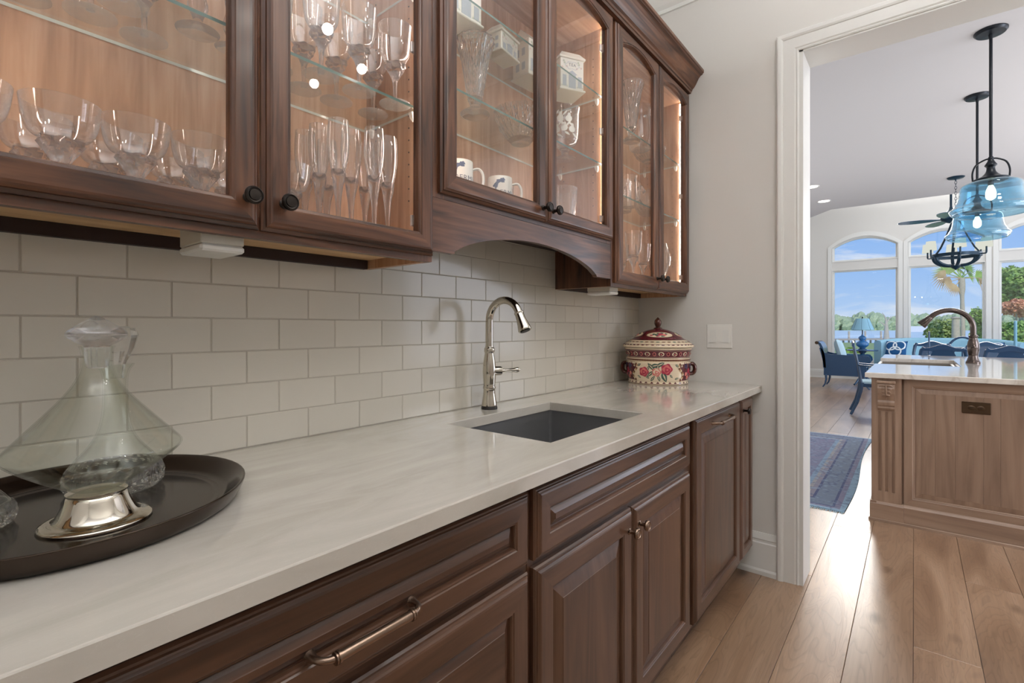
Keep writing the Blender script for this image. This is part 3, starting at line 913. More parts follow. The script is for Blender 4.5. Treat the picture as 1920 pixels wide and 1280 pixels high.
b = MB(); sp = [(0, .0135), (.001, .0162), (.006, .0165), (.008, .0150), (.03, .0168), (.06, .0225), (.066, .0235), (.069, .0225)]
b.tube([p0 + dirv * (a - .004) for a, _ in sp], [r for _, r in sp], 20); b.build('spray_head', 'nickel', t)
b = MB(); q = p0 + dirv * .0655; b.tube([q, q + dirv * .0015], .017, 18); b.build('spray_nozzle', 'black_rubber', t)
hd = Vector((.80, -.60, 0)).normalized(); hp = Vector((FXX, FYY, 1.068))
b = MB(); b.tube([hp + hd * .012, hp + hd * .040, hp + hd * .045, hp + hd * .046], [.0165, .0165, .0135, .008], 18)
b.tube([hp + hd * a + Vector((0, 0, z)) for a, z in ((.044, 0), (.058, .0), (.088, .001), (.1, .0015), (.106, .002), (.112, .002))], [.0072, .0052, .0078, .0100, .0090, .004], 12); b.build('handle', 'nickel', t)

# ------------------------------------------------------------------ wall cabinets with glass doors
UY, UD = -.275, -.297       # face frame plane, door face plane
ZB, ZT = 1.405, 2.492
SPZ, ARISE = 2.405, .036


def pin_rows(parent, x, sgn, z0, z1):
    b = MB(); z = z0
    while z < z1:
        for y in (-.205, -.06): b.lathe([(.0022, 0), (.0022, .0008)], (x, y, z), 8, axis='x' if sgn > 0 else 'x-', smooth=False)
        z += .032
    tag(b.build('pin_holes', 'dark_recess', parent), kind='stuff')


def wall_unit(name, x0, x1, zb, label, fl, fr, shelves, valance=False):
    """carcass x0..x1; stiles of the face frame fl, fr"""
    t = thing(name, ((x0 + x1) / 2, -.14, zb), label, 'cabinet')
    zi = zb + .045; b = MB()
    b.box(x0 + .0012, -.256, zb, x0 + .018, -.002, ZT, 0); b.box(x1 - .018, -.256, zb, x1 - .0012, -.002, ZT, 0)
    b.box(x0 + .018, -.256, zi - .018, x1 - .018, -.002, zi, 1); b.box(x0 + .018, -.256, ZT - .045, x1 - .018, -.002, ZT - .027, 1)
    b.box(x0 + .018, -.014, zi, x1 - .018, -.002, ZT - .045, 0)
    b.build('carcass', ['interior_z', 'interior_x'], t)
    f = MB()
    f.box(x0, UY, zb, x0 + fl, -.256, ZT, 1); f.box(x1 - fr, UY, zb, x1, -.256, ZT, 1)
    f.box(x0 + fl, UY, ZT - .05, x1 - fr, -.256, ZT, 0)
    f.box(x0 + fl, UY, zb, x1 - fr, -.256, zb + (.044 if valance else .035), 0)
    f.build('face_frame', ['cherry_x', 'cherry_z'], t)
    MB().box(x0, -.2558, zb, x0 + .001, -.002, ZT, 0).build('side_panel', 'cherry_z', t); MB().box(x1 - .001, -.2558, zb, x1, -.002, ZT, 0).build('side_panel', 'cherry_z', t)
    if not valance:
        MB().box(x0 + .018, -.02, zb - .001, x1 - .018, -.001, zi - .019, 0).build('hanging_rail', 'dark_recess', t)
        MB().box(x0 + .018, -.256, zi - .0205, x1 - .018, -.002, zi - .0185, 0).build('underside_panel', 'plywood_x', t)
    for z in shelves:
        s = MB(); xa, xb, ya, yb = x0 + .020, x1 - .020, -.248, -.016
        v = [(xa, ya, z - .0065), (xb, ya, z - .0065), (xb, yb, z - .0065), (xa, yb, z - .0065), (xa, ya, z), (xb, ya, z), (xb, yb, z), (xa, yb, z)]
        s.add(v, [(0, 3, 2, 1), (4, 5, 6, 7), (0, 1, 5, 4), (1, 2, 6, 5), (2, 3, 7, 6), (3, 0, 4, 7)], [0, 0, 1, 2, 2, 2])
        sh = s.build('glass_shelf', ['shelf_glass', 'shelf_edge', 'shelf_edge_lit'], t)
        for x, sg in ((x0 + .018, 1), (x1 - .018, -1)):
            for y in (-.225, -.045):
                c = MB(); c.loops([[(x, y - w, z - .007 - h), (x + sg * d, y - w, z - .007 - h), (x + sg * d, y + w, z - .007 - h), (x, y + w, z - .007 - h)] for w, d, h in ((.006, .012, 0), (.007, .012, .003), (.006, .008, .014), (.002, .004, .022))], cap0=True, cap1=True)
                c.build('shelf_clip', 'ceramic_white', sh)
    for x, sg in ((x0 + .018, 1), (x1 - .018, -1)):
        MB().box(x, -.2545, zi + .01, x + sg * .005, -.2475, ZT - .055, 0).build('led_strip', 'led', t)
        pin_rows(t, x, sg, zi + .12, zi + .75)
    return t


def glass_door(t, x0, x1, z0, knob_x, knob_z, hinge_x, z1=2.482, sw=.054):
    y = UD; b = MB(); n = 14
    L = [arch(x0, z0, x1, z1, 0, UY - .0005, n), arch(x0, z0, x1, z1, 0, y + .013, n)]
    for d, yy in ((.004, .010), (.006, .0085), (.007, .005), (.010, .0035), (.013, .001), (.017, 0)):
        L.append(arch(x0 + d, z0 + d, x1 - d, z1 - d, 0, y + yy, n))
    for d, yy in ((-.009, 0), (-.0075, .0025), (-.003, .0035), (-.001, .006), (0, .012), (0, .0215)):
        L.append(arch(x0 + sw + d, z0 + sw + d, x1 - sw - d, SPZ - d * .6, ARISE, y + yy, n))
    b.loops(L, cyc=True, sidemats=[0, 1] + [0] * n + [1])
    o = b.build('glass_door', ['cherry_x', 'cherry_z'], t)
    p = MB(); a = arch(x0 + sw - .006, z0 + sw - .006, x1 - sw + .006, SPZ + .004, ARISE, y + .0150, n)
    p.loops([a, [(q[0], q[1] + .003, q[2]) for q in a]], cap0=True, cap1=True); p.build('pane', 'pane_glass', o)
    knob(o, knob_x, knob_z, UD, 'bronze_dark', .0165, .032)
    sg = 1 if hinge_x > (x0 + x1) / 2 else -1
    for hz in (z0 + .085, (z0 + SPZ) / 2 + .02, SPZ - .06):
        h = MB(); h.box(hinge_x - sg * .020, -.274, hz - .012, hinge_x - sg * .002, -.262, hz + .012, 0, .002); h.box(hinge_x - sg * .026, -.264, hz - .014, hinge_x - sg * .0, -.256, hz + .014, 0, .002)
        h.build('hinge', 'hinge_metal', o)
    return o


SH_L = (1.787, 2.10); SH_M = (1.890, 2.165); SH_R = (1.803, 2.105)
t = wall_unit('glass_cabinet', -.024, .846, ZB - .015, 'cherry wood glass-door wall cabinet holding coupes and flutes above the tray', .035, .045, SH_L)
glass_door(t, -.015, .411, ZB, .386, 1.459, .010); glass_door(t, .415, .841, ZB, .452, 1.459, .815)
t = wall_unit('glass_cabinet', -.90, -.026, ZB - .015, 'cherry wood glass-door wall cabinet at the near end, mostly outside the photo', .045, .035, SH_L)
glass_door(t, -.887, -.461, ZB, -.49, 1.459, -.86); glass_door(t, -.457, -.031, ZB, -.43, 1.459, -.06)
t = wall_unit('glass_cabinet', .848, 1.806, 1.560, 'cherry wood glass-door wall cabinet with arched valance above the sink', .04, .04, SH_M, True)
glass_door(t, .866, 1.333, 1.573, 1.306, 1.612, .895); glass_door(t, 1.337, 1.800, 1.573, 1.364, 1.612, 1.772)
# arched valance below the middle doors
b = MB(); pts = [(.848, 1.42), (.925, 1.42)]
for i in range(21):
    u = -1 + 2 * i / 20; pts.append((1.31 + u * .38, 1.428 + .072 * (1 - u * u) ** .8))
pts += [(1.695, 1.42), (1.806, 1.42), (1.806, 1.5590), (.848, 1.5590)]
lo = pts[:-2]
for i in range(len(lo) - 1):
    (xa, za), (xb, zb_) = lo[i], lo[i + 1]
    q = [(xa, za), (xb, zb_), (xb, 1.5590), (xa, 1.5590)]
    b.loops([[(p[0], UY, p[1]) for p in q], [(p[0], -.256, p[1]) for p in q]], cap0=True, cap1=True)
b.build('valance', 'cherry_x', t)
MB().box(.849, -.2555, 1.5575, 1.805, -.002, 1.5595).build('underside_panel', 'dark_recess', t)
t = wall_unit('glass_cabinet', 1.808, 2.668, ZB - .015, 'cherry wood glass-door wall cabinet next to the end wall, holding crystal', .04, .035, SH_R)
glass_door(t, 1.830, 2.255, ZB, 2.228, 1.452, 1.86); glass_door(t, 2.259, 2.664, ZB, 2.290, 1.452, 2.636, sw=.054)
# cornice along the top of the cabinets
b = MB(); cp = [(-.2, 2.486), (UY - .026, 2.486), (UY - .028, 2.496), (UY - .032, 2.498), (UY - .034, 2.506), (UY - .042, 2.512), (UY - .052, 2.526), (UY - .062, 2.545), (UY - .068, 2.556), (UY - .078, 2.566), (UY - .088, 2.570), (UY - .088, 2.574), (UY - .094, 2.578), (UY - .094, 2.592), (-.2, 2.592)]
b.prism(cp, -.90, 2.669, 'x'); tag(b.build('cornice', 'cherry_x'), 'cherry wood crown cornice running along the cabinet tops', 'moulding')

# light boxes below the wall cabinets, light switch
for (x, lab) in ((.364, 'white plastic power box under the left cabinet beside the tray'), (1.895, 'white plastic power box under the cabinet next to the end wall')):
    t = thing('power_box', (x, -.195, 1.36), lab, 'outlet box', 'power boxes under the wall cabinets')
    MB().box(x - .037, -.245, 1.376, x + .037, -.135, 1.4135, 0, .002).build('housing', 'grey_plastic', t)
    MB().box(x - .038, -.246, 1.362, x + .038, -.134, 1.3758, 0, .004).build('cover', 'white_plastic', t)
t = thing('light_switch', (2.669, -.449, 1.115), 'white double rocker light switch plate on the end wall', 'light switch')
MB().box(2.6645, -.512, 1.113, 2.6705, -.386, 1.237, 0, .002).build('plate', 'white_plastic', t)
for y in (-.481, -.417):
    b = MB(); b.prism([(2.665, 1.142), (2.6612, 1.142), (2.6630, 1.175), (2.6640, 1.208), (2.665, 1.208)], y - .0165, y + .0165, 'y'); b.build('rocker', 'trim_white', t)

# ------------------------------------------------------------------ glassware and crystal in the wall cabinets
def shell(prof, t=.0011):
    """outer profile from bottom centre up to the rim, then back down inside"""
    inner = [(max(r - t, 0), h + (t if i == 0 else 0)) for i, (r, h) in enumerate(prof)]
    return prof + inner[::-1]


def twist(n, amp, turns, h0, h1):
    def f(a, h):
        k = 1.0 if h0 < h < h1 else 0.0
        return 1 + amp * k * math.cos(n * a + turns * (h - h0) * 100)
    return f


def stemware(name, bowl, stem, label, cat, rf=None, loc=(0, 0, 0), group=None, seg=28):
    t = thing(name, loc, label, cat, group)
    b = MB(); b.lathe(shell(bowl), seg=seg); b.build('bowl', 'bowl_glass', t, world=False)
    k = next(i for i, (r, h) in enumerate(stem) if r < .0075); b = MB(); b.lathe(stem[:k + 1], seg=28); b.build('foot', 'bowl_glass', t, world=False)
    b = MB(); b.lathe(stem[k:], seg=24, rfun=rf); b.build('stem', 'stem_glass', t, world=False)
    return t


coupe_bowl = smooth_prof([(.001, .078), (.018, .0788), (.033, .083), (.041, .092), (.0455, .106), (.048, .121), (.050, .138)], 3)
coupe_stem = [(.031, 0), (.031, .0015), (.014, .004), (.0068, .010), (.0065, .022), (.0085, .036), (.013, .050), (.020, .063), (.0265, .0735), (.0255, .080), (.014, .0825), (.002, .0805)]
goblet_bowl = smooth_prof([(.001, .102), (.016, .1035), (.028, .111), (.0355, .125), (.0385, .147), (.040, .170), (.042, .196)], 3)
goblet_stem = [(.039, 0), (.039, .0012), (.020, .0035), (.007, .007), (.0046, .020), (.0046, .045), (.0062, .058), (.011, .071), (.018, .083), (.0235, .093), (.0245, .101), (.015, .106), (.002, .1045)]
flute_bowl = smooth_prof([(.001, .138), (.008, .141), (.0155, .152), (.021, .175), (.0245, .205), (.0250, .228), (.0240, .248), (.0225, .267)], 3)
flute_stem = [(.031, 0), (.031, .0012), (.016, .0035), (.006, .007), (.0046, .02), (.005, .05), (.0068, .085), (.0100, .112), (.0140, .132), (.0165, .147), (.0150, .152), (.009, .145), (.002, .1405)]
CF = 1.4358
coupes_front = [(.045, -.2), (.147, -.2), (.243, -.2), (.343, -.2)]
coupes_back = [(.128, -.098), (.227, -.098), (.33, -.098), (.432, -.10)]
c0 = stemware('coupe_glass', coupe_bowl, coupe_stem, 'stemmed crystal coupe with twisted stem, front row of the left cabinet floor', 'glass', twist(6, .20, 1.4, .012, .083), (*coupes_front[0], CF), 'crystal coupes on the cabinet floor')
C_L = ['crystal coupe cut by the photo edge, front row on the left cabinet floor', 'crystal coupe second from the photo edge, front row, twisted stem', 'crystal coupe in the middle of the front row with light in its bowl', 'crystal coupe of the front row nearest the dark door knob']
c0['label'] = C_L[0]
for p, l in zip(coupes_front[1:], C_L[1:]): copy_tree(c0, (*p, CF), label=l)
for p, l in zip(coupes_back, ('crystal coupe of the back row nearest the photo edge', 'crystal coupe of the back row behind the second front coupe', 'crystal coupe of the back row behind the third front coupe', 'crystal coupe of the back row behind the door stile')): copy_tree(c0, (*p, CF), label=l)
SL = 1.7872
gl = [((.116, -.062), 'crystal goblet at the photo edge on the upper glass shelf'), ((.203, -.085), 'crystal goblet over the middle coupe, foot showing through the shelf'), ((.287, -.068), 'crystal goblet whose foot is lowest on the left glass shelf'), ((.232, -.165), 'crystal goblet between two others in the left shelf row')]
gl2 = [((.582, -.203), 'crystal goblet on the shelf left of the cabinet corner, front of its row'), ((.672, -.115), 'crystal goblet in the rear row above the flutes'), ((.678, -.205), 'crystal goblet above the middle flute, front row on glass shelf'), ((.773, -.125), 'crystal goblet in the rear corner of the glass shelf'), ((.776, -.215), 'crystal goblet at the front corner near the hinge stile, twisted stem'), ((.589, -.112), 'crystal goblet behind the door stile in the rear row'), ((.50, -.15), 'crystal goblet half hidden by the knob-side door stile')]
g0 = stemware('goblet', goblet_bowl, goblet_stem, gl[0][1], 'glass', twist(6, .17, 1.5, .02, .104), (*gl[0][0], SL), 'crystal goblets on the glass shelf')
for p, l in gl[1:] + gl2: copy_tree(g0, (*p, SL), label=l)
# bulging stem candlestick-like vase on the left shelf
t = thing('bud_vase', (.345, -.175, SL), 'clear glass bud vase with bulging stem and wide foot on the left shelf', 'vase')
b = MB(); b.lathe(smooth_prof([(.036, 0), (.036, .002), (.022, .008), (.010, .016), (.009, .026), (.017, .045), (.016, .06), (.010, .08), (.012, .10), (.020, .14), (.024, .17)], 3) + [(.022, .17), (.016, .13), (.006, .10), (.002, .09)], seg=28); b.build('body', 'stem_glass', t, world=False)
t = copy_tree(t, (.408, -.16, SL), label='second clear glass bud vase beside the door stile on the left shelf', scale=(.75, .75, .9))
fl = [((.612, -.075), 'crystal champagne flute nearest the left stile of its door, rear row'), ((.614, -.137), 'crystal champagne flute second from the left stile'), ((.626, -.2), 'tall front crystal champagne flute third from the left stile'), ((.682, -.165), 'crystal champagne flute in the middle of the cluster'), ((.751, -.122), 'crystal champagne flute at the rear near the cabinet corner'), ((.709, -.222), 'crystal champagne flute second from the right end of cluster'), ((.764, -.2), 'crystal champagne flute at the right end of the cluster'), ((.677, -.062), 'crystal champagne flute against the cabinet back')]
f0 = stemware('champagne_flute', flute_bowl, flute_stem, fl[0][1], 'glass', twist(5, .12, .8, .02, .145), (*fl[0][0], CF), 'champagne flutes on the cabinet floor')
for p, l in fl[1:]: copy_tree(f0, (*p, CF), label=l)
copy_tree(c0, (.507, -.2, CF), label='crystal coupe beside the flutes above the door knob', scale=(.95, .95, .95))


def diamond(n, k, amp):
    def f(a, h): return 1 + amp * (abs(math.sin(n * a + k * h)) + abs(math.sin(n * a - k * h)) - 1.27)
    return f


def crystal(name, prof, label, cat, loc, rf=None, seg=48, sc=1.0, part='body', mat='cut_glass', group=None):
    t = thing(name, loc, label, cat, group)
    b = MB(); b.lathe([(r * sc, h * sc) for r, h in prof], seg=seg, rfun=rf, smooth=rf is None); b.build(part, mat, t, world=False)
    return t


ML = 1.8902
# middle cabinet, lower glass shelf
vp = smooth_prof([(.046, .0), (.046, .004), (.032, .014), (.017, .024), (.017, .032), (.023, .05), (.030, .09), (.038, .14), (.048, .19), (.060, .225), (.062, .232)], 4)
crystal('crystal_vase', vp + [(.058, .232), (.044, .19), (.026, .10), (.017, .055), (.002, .05)], 'tall cut crystal trumpet vase on the middle glass shelf', 'vase', (1.122, -.165, ML), lambda a, h: diamond(9, 70, .075)(a, h) if .04 < h < .226 else (1 + .03 * math.sin(16 * a) if h > .22 else 1), 72)
bp_ = smooth_prof([(.034, 0), (.036, .005), (.052, .02), (.075, .05), (.088, .085), (.094, .115)], 4)
crystal('crystal_bowl', bp_ + [(.088, .117), (.080, .085), (.066, .05), (.04, .02), (.002, .014)], 'cut crystal bowl with scalloped rim beside the trumpet vase', 'bowl', (1.405, -.125, ML), lambda a, h: (1 + .06 * abs(math.sin(10 * a)) if h > .10 else diamond(10, 55, .06)(a, h)), 80)
t = thing('footed_vase', (1.645, -.16, ML), 'clear footed glass vase engraved with pears on the middle shelf', 'vase')
b = MB(); b.lathe(shell(smooth_prof([(.001, .040), (.020, .043), (.043, .058), (.053, .085), (.056, .13), (.057, .175), (.060, .19), (.0605, .196)], 3), .003), seg=36); b.build('bowl', 'bowl_glass', t, world=False)
b = MB(); b.lathe([(.042, 0), (.042, .003), (.028, .010), (.015, .018), (.015, .028), (.024, .040), (.012, .045), (.002, .0425)], seg=32); b.build('foot', 'stem_glass', t, world=False)


def decal(b, surf, a0, h0, pts, mat=0, off=.0006):
    """a filled flat outline laid on a round body; pts are (angle offset, height offset)"""
    n = len(pts); v = [surf(a0, h0, off * 1.6)] + [surf(a0 + p[0] * .5, h0 + p[1] * .5, off * 1.4) for p in pts] + [surf(a0 + p[0], h0 + p[1], off) for p in pts]
    F = [(0, 1 + i, 1 + (i + 1) % n) for i in range(n)] + [(1 + i, 1 + n + i, 1 + n + (i + 1) % n, 1 + (i + 1) % n) for i in range(n)]
    b.add(v, F, mat)


def blob(ra, rh, n=12, lob=0, amp=0, rot=0):
    out = []
    for i in range(n):
        a = 2 * PI * i / n; k = 1 + amp * math.cos(lob * a + rot); x, y = math.cos(a) * k, math.sin(a) * k
        out.append((ra * x, rh * y))
    return out


def leafp(ln, w, ang, R):
    """leaf outline; length and width in metres, R converts to angle"""
    o = []
    for t_ in (0, .25, .55, .8, 1, .8, .55, .25):
        pass
    for t_, s_ in ((0, 0), (.25, .8), (.5, 1), (.8, .55), (1, 0), (.8, -.55), (.5, -1), (.25, -.8)):
        x, y = (t_ - .5) * ln, s_ * w / 2; o.append(((x * math.cos(ang) - y * math.sin(ang)) / R, x * math.sin(ang) + y * math.cos(ang)))
    return o


vs = lambda a, h, o_: ((.0565 + o_) * math.cos(a), (.0565 + o_) * math.sin(a), h)
b = MB()
va = math.atan2(-1.235 + .16, -1.645)
for da, h in ((-.35, .145), (.25, .14), (-.05, .105), (.5, .10), (-.6, .10)):
    decal(b, vs, va + da, h, blob(.24, .013, 12)); decal(b, vs, va + da + .03, h + .014, blob(.11, .009, 8))
    decal(b, vs, va + da - .25, h + .022, leafp(.03, .008, .8, .0565)); decal(b, vs, va + da + .2, h - .022, leafp(.026, .009, -.6, .0565))
b.build('engraving', 'ceramic_white', t, world=False)
# mugs printed with a chain of islands
MUZ = 1.6052


def island_mug(loc, rot, label):
    t = thing('mug', loc, label, 'mug', 'island mugs on the cabinet floor', rot); R, H = .041, .108
    b = MB(); b.lathe(shell(smooth_prof([(.001, 0), (.034, 0), (.0395, .004), (.0405, .02), (R, .06), (R, H - .002), (R - .001, H)], 2), .0035), seg=36); b.build('cup', 'ceramic_white', t, world=False)
    b = MB(); b.tube(curve([(0, R - .002, .088), (0, R + .018, .092), (0, R + .030, .076), (0, R + .030, .046), (0, R + .018, .026), (0, R - .002, .026)]), .0048, 10, flat=(1.25, .85)); b.build('handle', 'ceramic_white', t, world=False)
    s = lambda a, h, o_: ((R + o_) * math.cos(a), (R + o_) * math.sin(a), h)
    b = MB(); chain = [(-.62, .038, .004), (-.57, .048, .0045), (-.54, .058, .003), (-.60, .066, .006), (-.50, .072, .0055), (-.40, .078, .0045), (-.30, .084, .006), (-.18, .084, .0045), (-.06, .087, .006), (.02, .082, .0045), (.05, .09, .005), (-.46, .062, .003)]
    chain = [(a + .12, .053 + (h - .038) * .80, r) for a, h, r in chain]
    for a, h, r in chain: decal(b, s, a, h, blob(r / R * 1.25, r, 10, 3, .25, a * 9))
    for (a0, h0, _), (a1, h1, _) in zip(chain[:-2], chain[1:-1]):
        v = [s(a0, h0 - .002, .0005), s(a0, h0 + .002, .0005), s(a1, h1 + .002, .0005), s(a1, h1 - .002, .0005)]; b.add(v, [(0, 1, 2, 3)])
    tag(b.build('island_print', 'navy_print', t, world=False), 'grey blue printed chain of islands')
    tv, tf = text_mesh('BERMUDA', .022, .0003, 1.08)
    b = MB(); b.add([s(x / R + .86, y + .046, .0004 + z) for x, y, z in tv], tf); b.build('lettering', 'text_print', t, world=False)
    return t


def facing(x, y, turn=0.): return math.atan2(CAMLOC[1] - y, CAMLOC[0] - x) + turn


island_mug((1.033, -.185, MUZ), facing(1.033, -.185, .1), 'white printed mug at the left, lettered BERMUDA, beside the door stile')
island_mug((1.230, -.175, MUZ), facing(1.230, -.175, .1), 'white printed mug at the right, lettered BERMUDA, behind the tall crystal tumbler')
tp = [(.036, 0), (.038, .004), (.041, .03), (.045, .06), (.047, .086), (.0475, .09)]
tp2 = tp + [(.0455, .09), (.043, .06), (.037, .02), (.002, .014)]
crystal('tumbler', [(r, h * 1.25) for r, h in tp2], 'tall clear glass tumbler beside the second island mug', 'glass', (1.322, -.10, MUZ), None, 32, mat='bowl_glass')
crystal('cut_tumbler', [(r * 1.28, h * 1.62) for r, h in tp2], 'cut crystal ice tumbler with arches, in the middle cabinet near the knobs', 'tumbler', (1.575, -.19, MUZ), lambda a, h: 1 + (.035 * abs(math.sin(6 * a)) if .006 < h < .095 else 0), 60)

# white ceramic houses on the top glass shelf of the middle cabinet
TZ = 2.1652


def house_print(b, x, z, w, h, y, mat): b.box(x - w / 2, y - .0006, z - h / 2, x + w / 2, y, z + h / 2, mat)


def ceramic_house(loc, rot, w, d, h, label, roof='hip', chimney=False, base=.006, handle=False, tea=False):
    t = thing('ceramic_house', loc, label, 'canister', 'ceramic houses on the top shelf', rot)
    b = MB(); b.box(-w / 2 - base, -d / 2 - base, 0, w / 2 + base, d / 2 + base, .008, 0, .002); b.box(-w / 2, -d / 2, .008, w / 2, d / 2, h, 0, .002); b.build('body', 'ceramic_white', t, world=False)
    r = MB()
    if roof == 'hip': r.loops([rectz(w / 2 + .005, d / 2 + .005, h), rectz(w / 2 + .006, d / 2 + .006, h + .006), rectz(w / 2 - .012, d / 2 - .012, h + .030), rectz(w / 2 - .016, d / 2 - .016, h + .033)], cap0=True, cap1=True)
    else: r.prism([(-d / 2 - .004, h), (d / 2 + .004, h), (0, h + d * .52)], -w / 2, w / 2, 'x')
    if chimney: r.box(w * .22, -.012, h, w * .22 + .026, .012, h + d * .75, 0, .002)
    r.build('lid', 'ceramic_white', t, world=False)
    p = MB(); y = -d / 2 - .0002
    house_print(p, 0, h * .30, w * .30, h * .42, y, 0); house_print(p, -w * .33, h * .30, w * .16, h * .34, y, 0); house_print(p, w * .33, h * .30, w * .16, h * .34, y, 0)
    p.prism([(-w * .22, h * .52), (w * .22, h * .52), (0, h * .64)], y - .0006, y, 'y', 0)
    for k in range(9): p.prism([(-w * .44 + k * w * .11 + dx, h * .12 + dz) for dx, dz in ((-.003, 0), (.003, 0), (0, .007))], y - .0006, y, 'y', 2)
    for q in range(14):
        qx = ((q * 37) % 100 / 100 - .5) * w * .84; qz = h * (.70 + ((q * 53) % 100) / 100 * .24)
        if abs(qx) < w * .2 and .72 < qz / h < .90: continue
        p.prism([(qx + .0045 * math.cos(k * PI / 3), qz + .0038 * math.sin(k * PI / 3)) for k in range(6)], y - .0006, y, 'y', 1 + q % 2)
    for side in (-1, 1):
        xs = side * (w / 2 + .0002)
        for k in range(2):
            for zz in (.3, .68): p.box(xs - .0006, -d * .28 + k * d * .36, h * zz - h * .1, xs + .0006, -d * .28 + k * d * .36 + d * .2, h * zz + h * .1, 0)
    p.build('printed_facade', ['blue_print', 'pink_print', 'green_print'], t, world=False)
    if tea:
        tv, tf = text_mesh('TEA', .017, .0003, 1.15); q = MB(); q.add([(x, y - .0008 - z, zz + h * .765) for x, zz, z in tv], tf); q.build('lettering', 'text_print', t, world=False)
        q = MB(); L0 = [(.030 * math.cos(a) * (1 + .12 * math.cos(6 * a)), y - .0007, h * .785 + .0155 * math.sin(a) * (1 + .12 * math.cos(6 * a))) for a in [2 * PI * i / 36 for i in range(36)]]
        L1 = [(x * .93, yy, h * .785 + (zz - h * .785) * .9) for x, yy, zz in L0]; q.loops([L0, L1]); q.build('cartouche', 'blue_print', t, world=False)
    if handle:
        q = MB(); q.tube([(w * .1 + .022 * math.cos(a), 0, h + .012 + .022 * math.sin(a)) for a in [PI * 1.15 * i / 12 - .2 for i in range(13)]], .0032, 8); q.build('handle', 'gilt', t, world=False)
    return t


def rectz(hx, hy, z): return [(-hx, -hy, z), (hx, -hy, z), (hx, hy, z), (-hx, hy, z)]


ceramic_house((1.692, -.135, TZ), -.5, .105, .10, .128, 'white ceramic house canister lettered TEA near the hinge side', 'hip', tea=True)
ceramic_house((1.515, -.088, TZ), -.10, .115, .085, .14, 'large white ceramic house canister with gabled roof and chimney', 'gable', chimney=True)
ceramic_house((1.315, -.115, TZ), .12, .105, .06, .068, 'small low white ceramic house with loop handle between the others', 'hip', handle=True)
ceramic_house((1.075, -.130, TZ), -.05, .13, .09, .12, 'white ceramic house canister at the stile, above the trumpet vase', 'gable')

# right cabinet: crystal on both shelves and glasses on the floor
RZ2, RZ1 = 2.1053, 1.8032
crystal('crystal_vase', [(r * .95, h * 1.18) for r, h in vp + [(.058, .232), (.044, .19), (.026, .10), (.017, .055), (.002, .05)]], 'tall cut crystal vase with flared rim on the upper shelf near the end wall', 'vase', (2.165, -.195, RZ2), lambda a, h: diamond(9, 55, .075)(a, h) if h > .05 else 1, 72)
t = thing('glass_pitcher', (2.305, -.175, RZ2), 'clear engraved glass pitcher on the upper shelf beside the crystal vase', 'pitcher')
b = MB(); b.lathe(shell(smooth_prof([(.001, 0), (.044, 0), (.055, .02), (.060, .07), (.055, .13), (.052, .18), (.058, .215)], 3), .003), seg=40, rfun=lambda a, h: 1 + (.03 * abs(math.sin(5 * a + 12 * h)) if .02 < h < .15 else 0)); b.build('body', 'bowl_glass', t, world=False)
b = MB(); b.tube(curve([(.052, 0, .19), (.085, 0, .195), (.10, 0, .15), (.09, 0, .08), (.058, 0, .06)]), .007, 10); b.build('handle', 'stem_glass', t, world=False)
crystal('crystal_bowl', [(r * .9, h * .62) for r, h in bp_ + [(.088, .117), (.080, .085), (.066, .05), (.04, .02), (.002, .014)]], 'low cut crystal bowl on the upper shelf before the end wall', 'bowl', (2.505, -.135, RZ2), lambda a, h: diamond(12, 60, .05)(a, h), 80)


def glass_mug(loc, label, rot=0, grp=None):
    t = thing('glass_mug', loc, label, 'mug', grp, rot)
    b = MB(); b.lathe(shell(smooth_prof([(.001, 0), (.034, 0), (.038, .006), (.038, .07), (.037, .12), (.039, .15)], 3), .003), seg=32, rfun=lambda a, h: 1 + .02 * abs(math.sin(6 * a))); b.build('body', 'bowl_glass', t, world=False)
    b = MB(); b.tube(curve([(.036, 0, .135), (.062, 0, .132), (.070, 0, .10), (.064, 0, .05), (.037, 0, .035)]), .006, 10); b.build('handle', 'stem_glass', t, world=False)
    return t


glass_mug((2.20, -.165, RZ1), 'clear glass mug standing at the stile, lower shelf of the end cabinet', -.4, 'glass mugs on the lower shelf')
glass_mug((2.275, -.10, RZ1), 'clear glass mug standing second from the stile, lower shelf of the end cabinet', .3, 'glass mugs on the lower shelf')
t = thing('crystal_pitcher', (2.43, -.165, RZ1), 'heavy ribbed crystal cream pitcher with wide handle and spout, lower shelf', 'pitcher')
pp = smooth_prof([(.035, 0), (.05, .012), (.066, .04), (.070, .07), (.062, .10), (.058, .122)], 4)
b = MB(); b.lathe(pp + [(.053, .122), (.058, .08), (.055, .04), (.03, .018), (.002, .015)], seg=64, rfun=lambda a, h: 1 + .05 * abs(math.sin(7 * a + 14 * h)) + (.45 * max(0, math.cos(a)) ** 6 if h > .09 else 0)); b.build('body', 'cut_glass', t, world=False)
b = MB(); b.tube(curve([(-.055, 0, .112), (-.10, 0, .128), (-.125, 0, .10), (-.105, 0, .05), (-.06, 0, .035)]), .0092, 10); b.build('handle', 'stem_glass', t, world=False)
big_bowl = [(r * 1.05, h * 1.05) for r, h in goblet_bowl]
w0 = stemware('wine_glass', [(r * 1.0, h * 1.25) for r, h in goblet_bowl], [(r, h * 1.25) for r, h in goblet_stem], 'etched straight-sided wine glass at the stile on the end cabinet floor', 'glass', None, (2.195, -.19, CF), 'wine glasses on the end cabinet floor')
copy_tree(w0, (2.315, -.185, CF), label='wine glass in the middle of the end cabinet floor', scale=(.92, .92, .82))
copy_tree(w0, (2.25, -.10, CF), label='wine glass at the back between two others, end cabinet floor', scale=(.9, .9, .8))
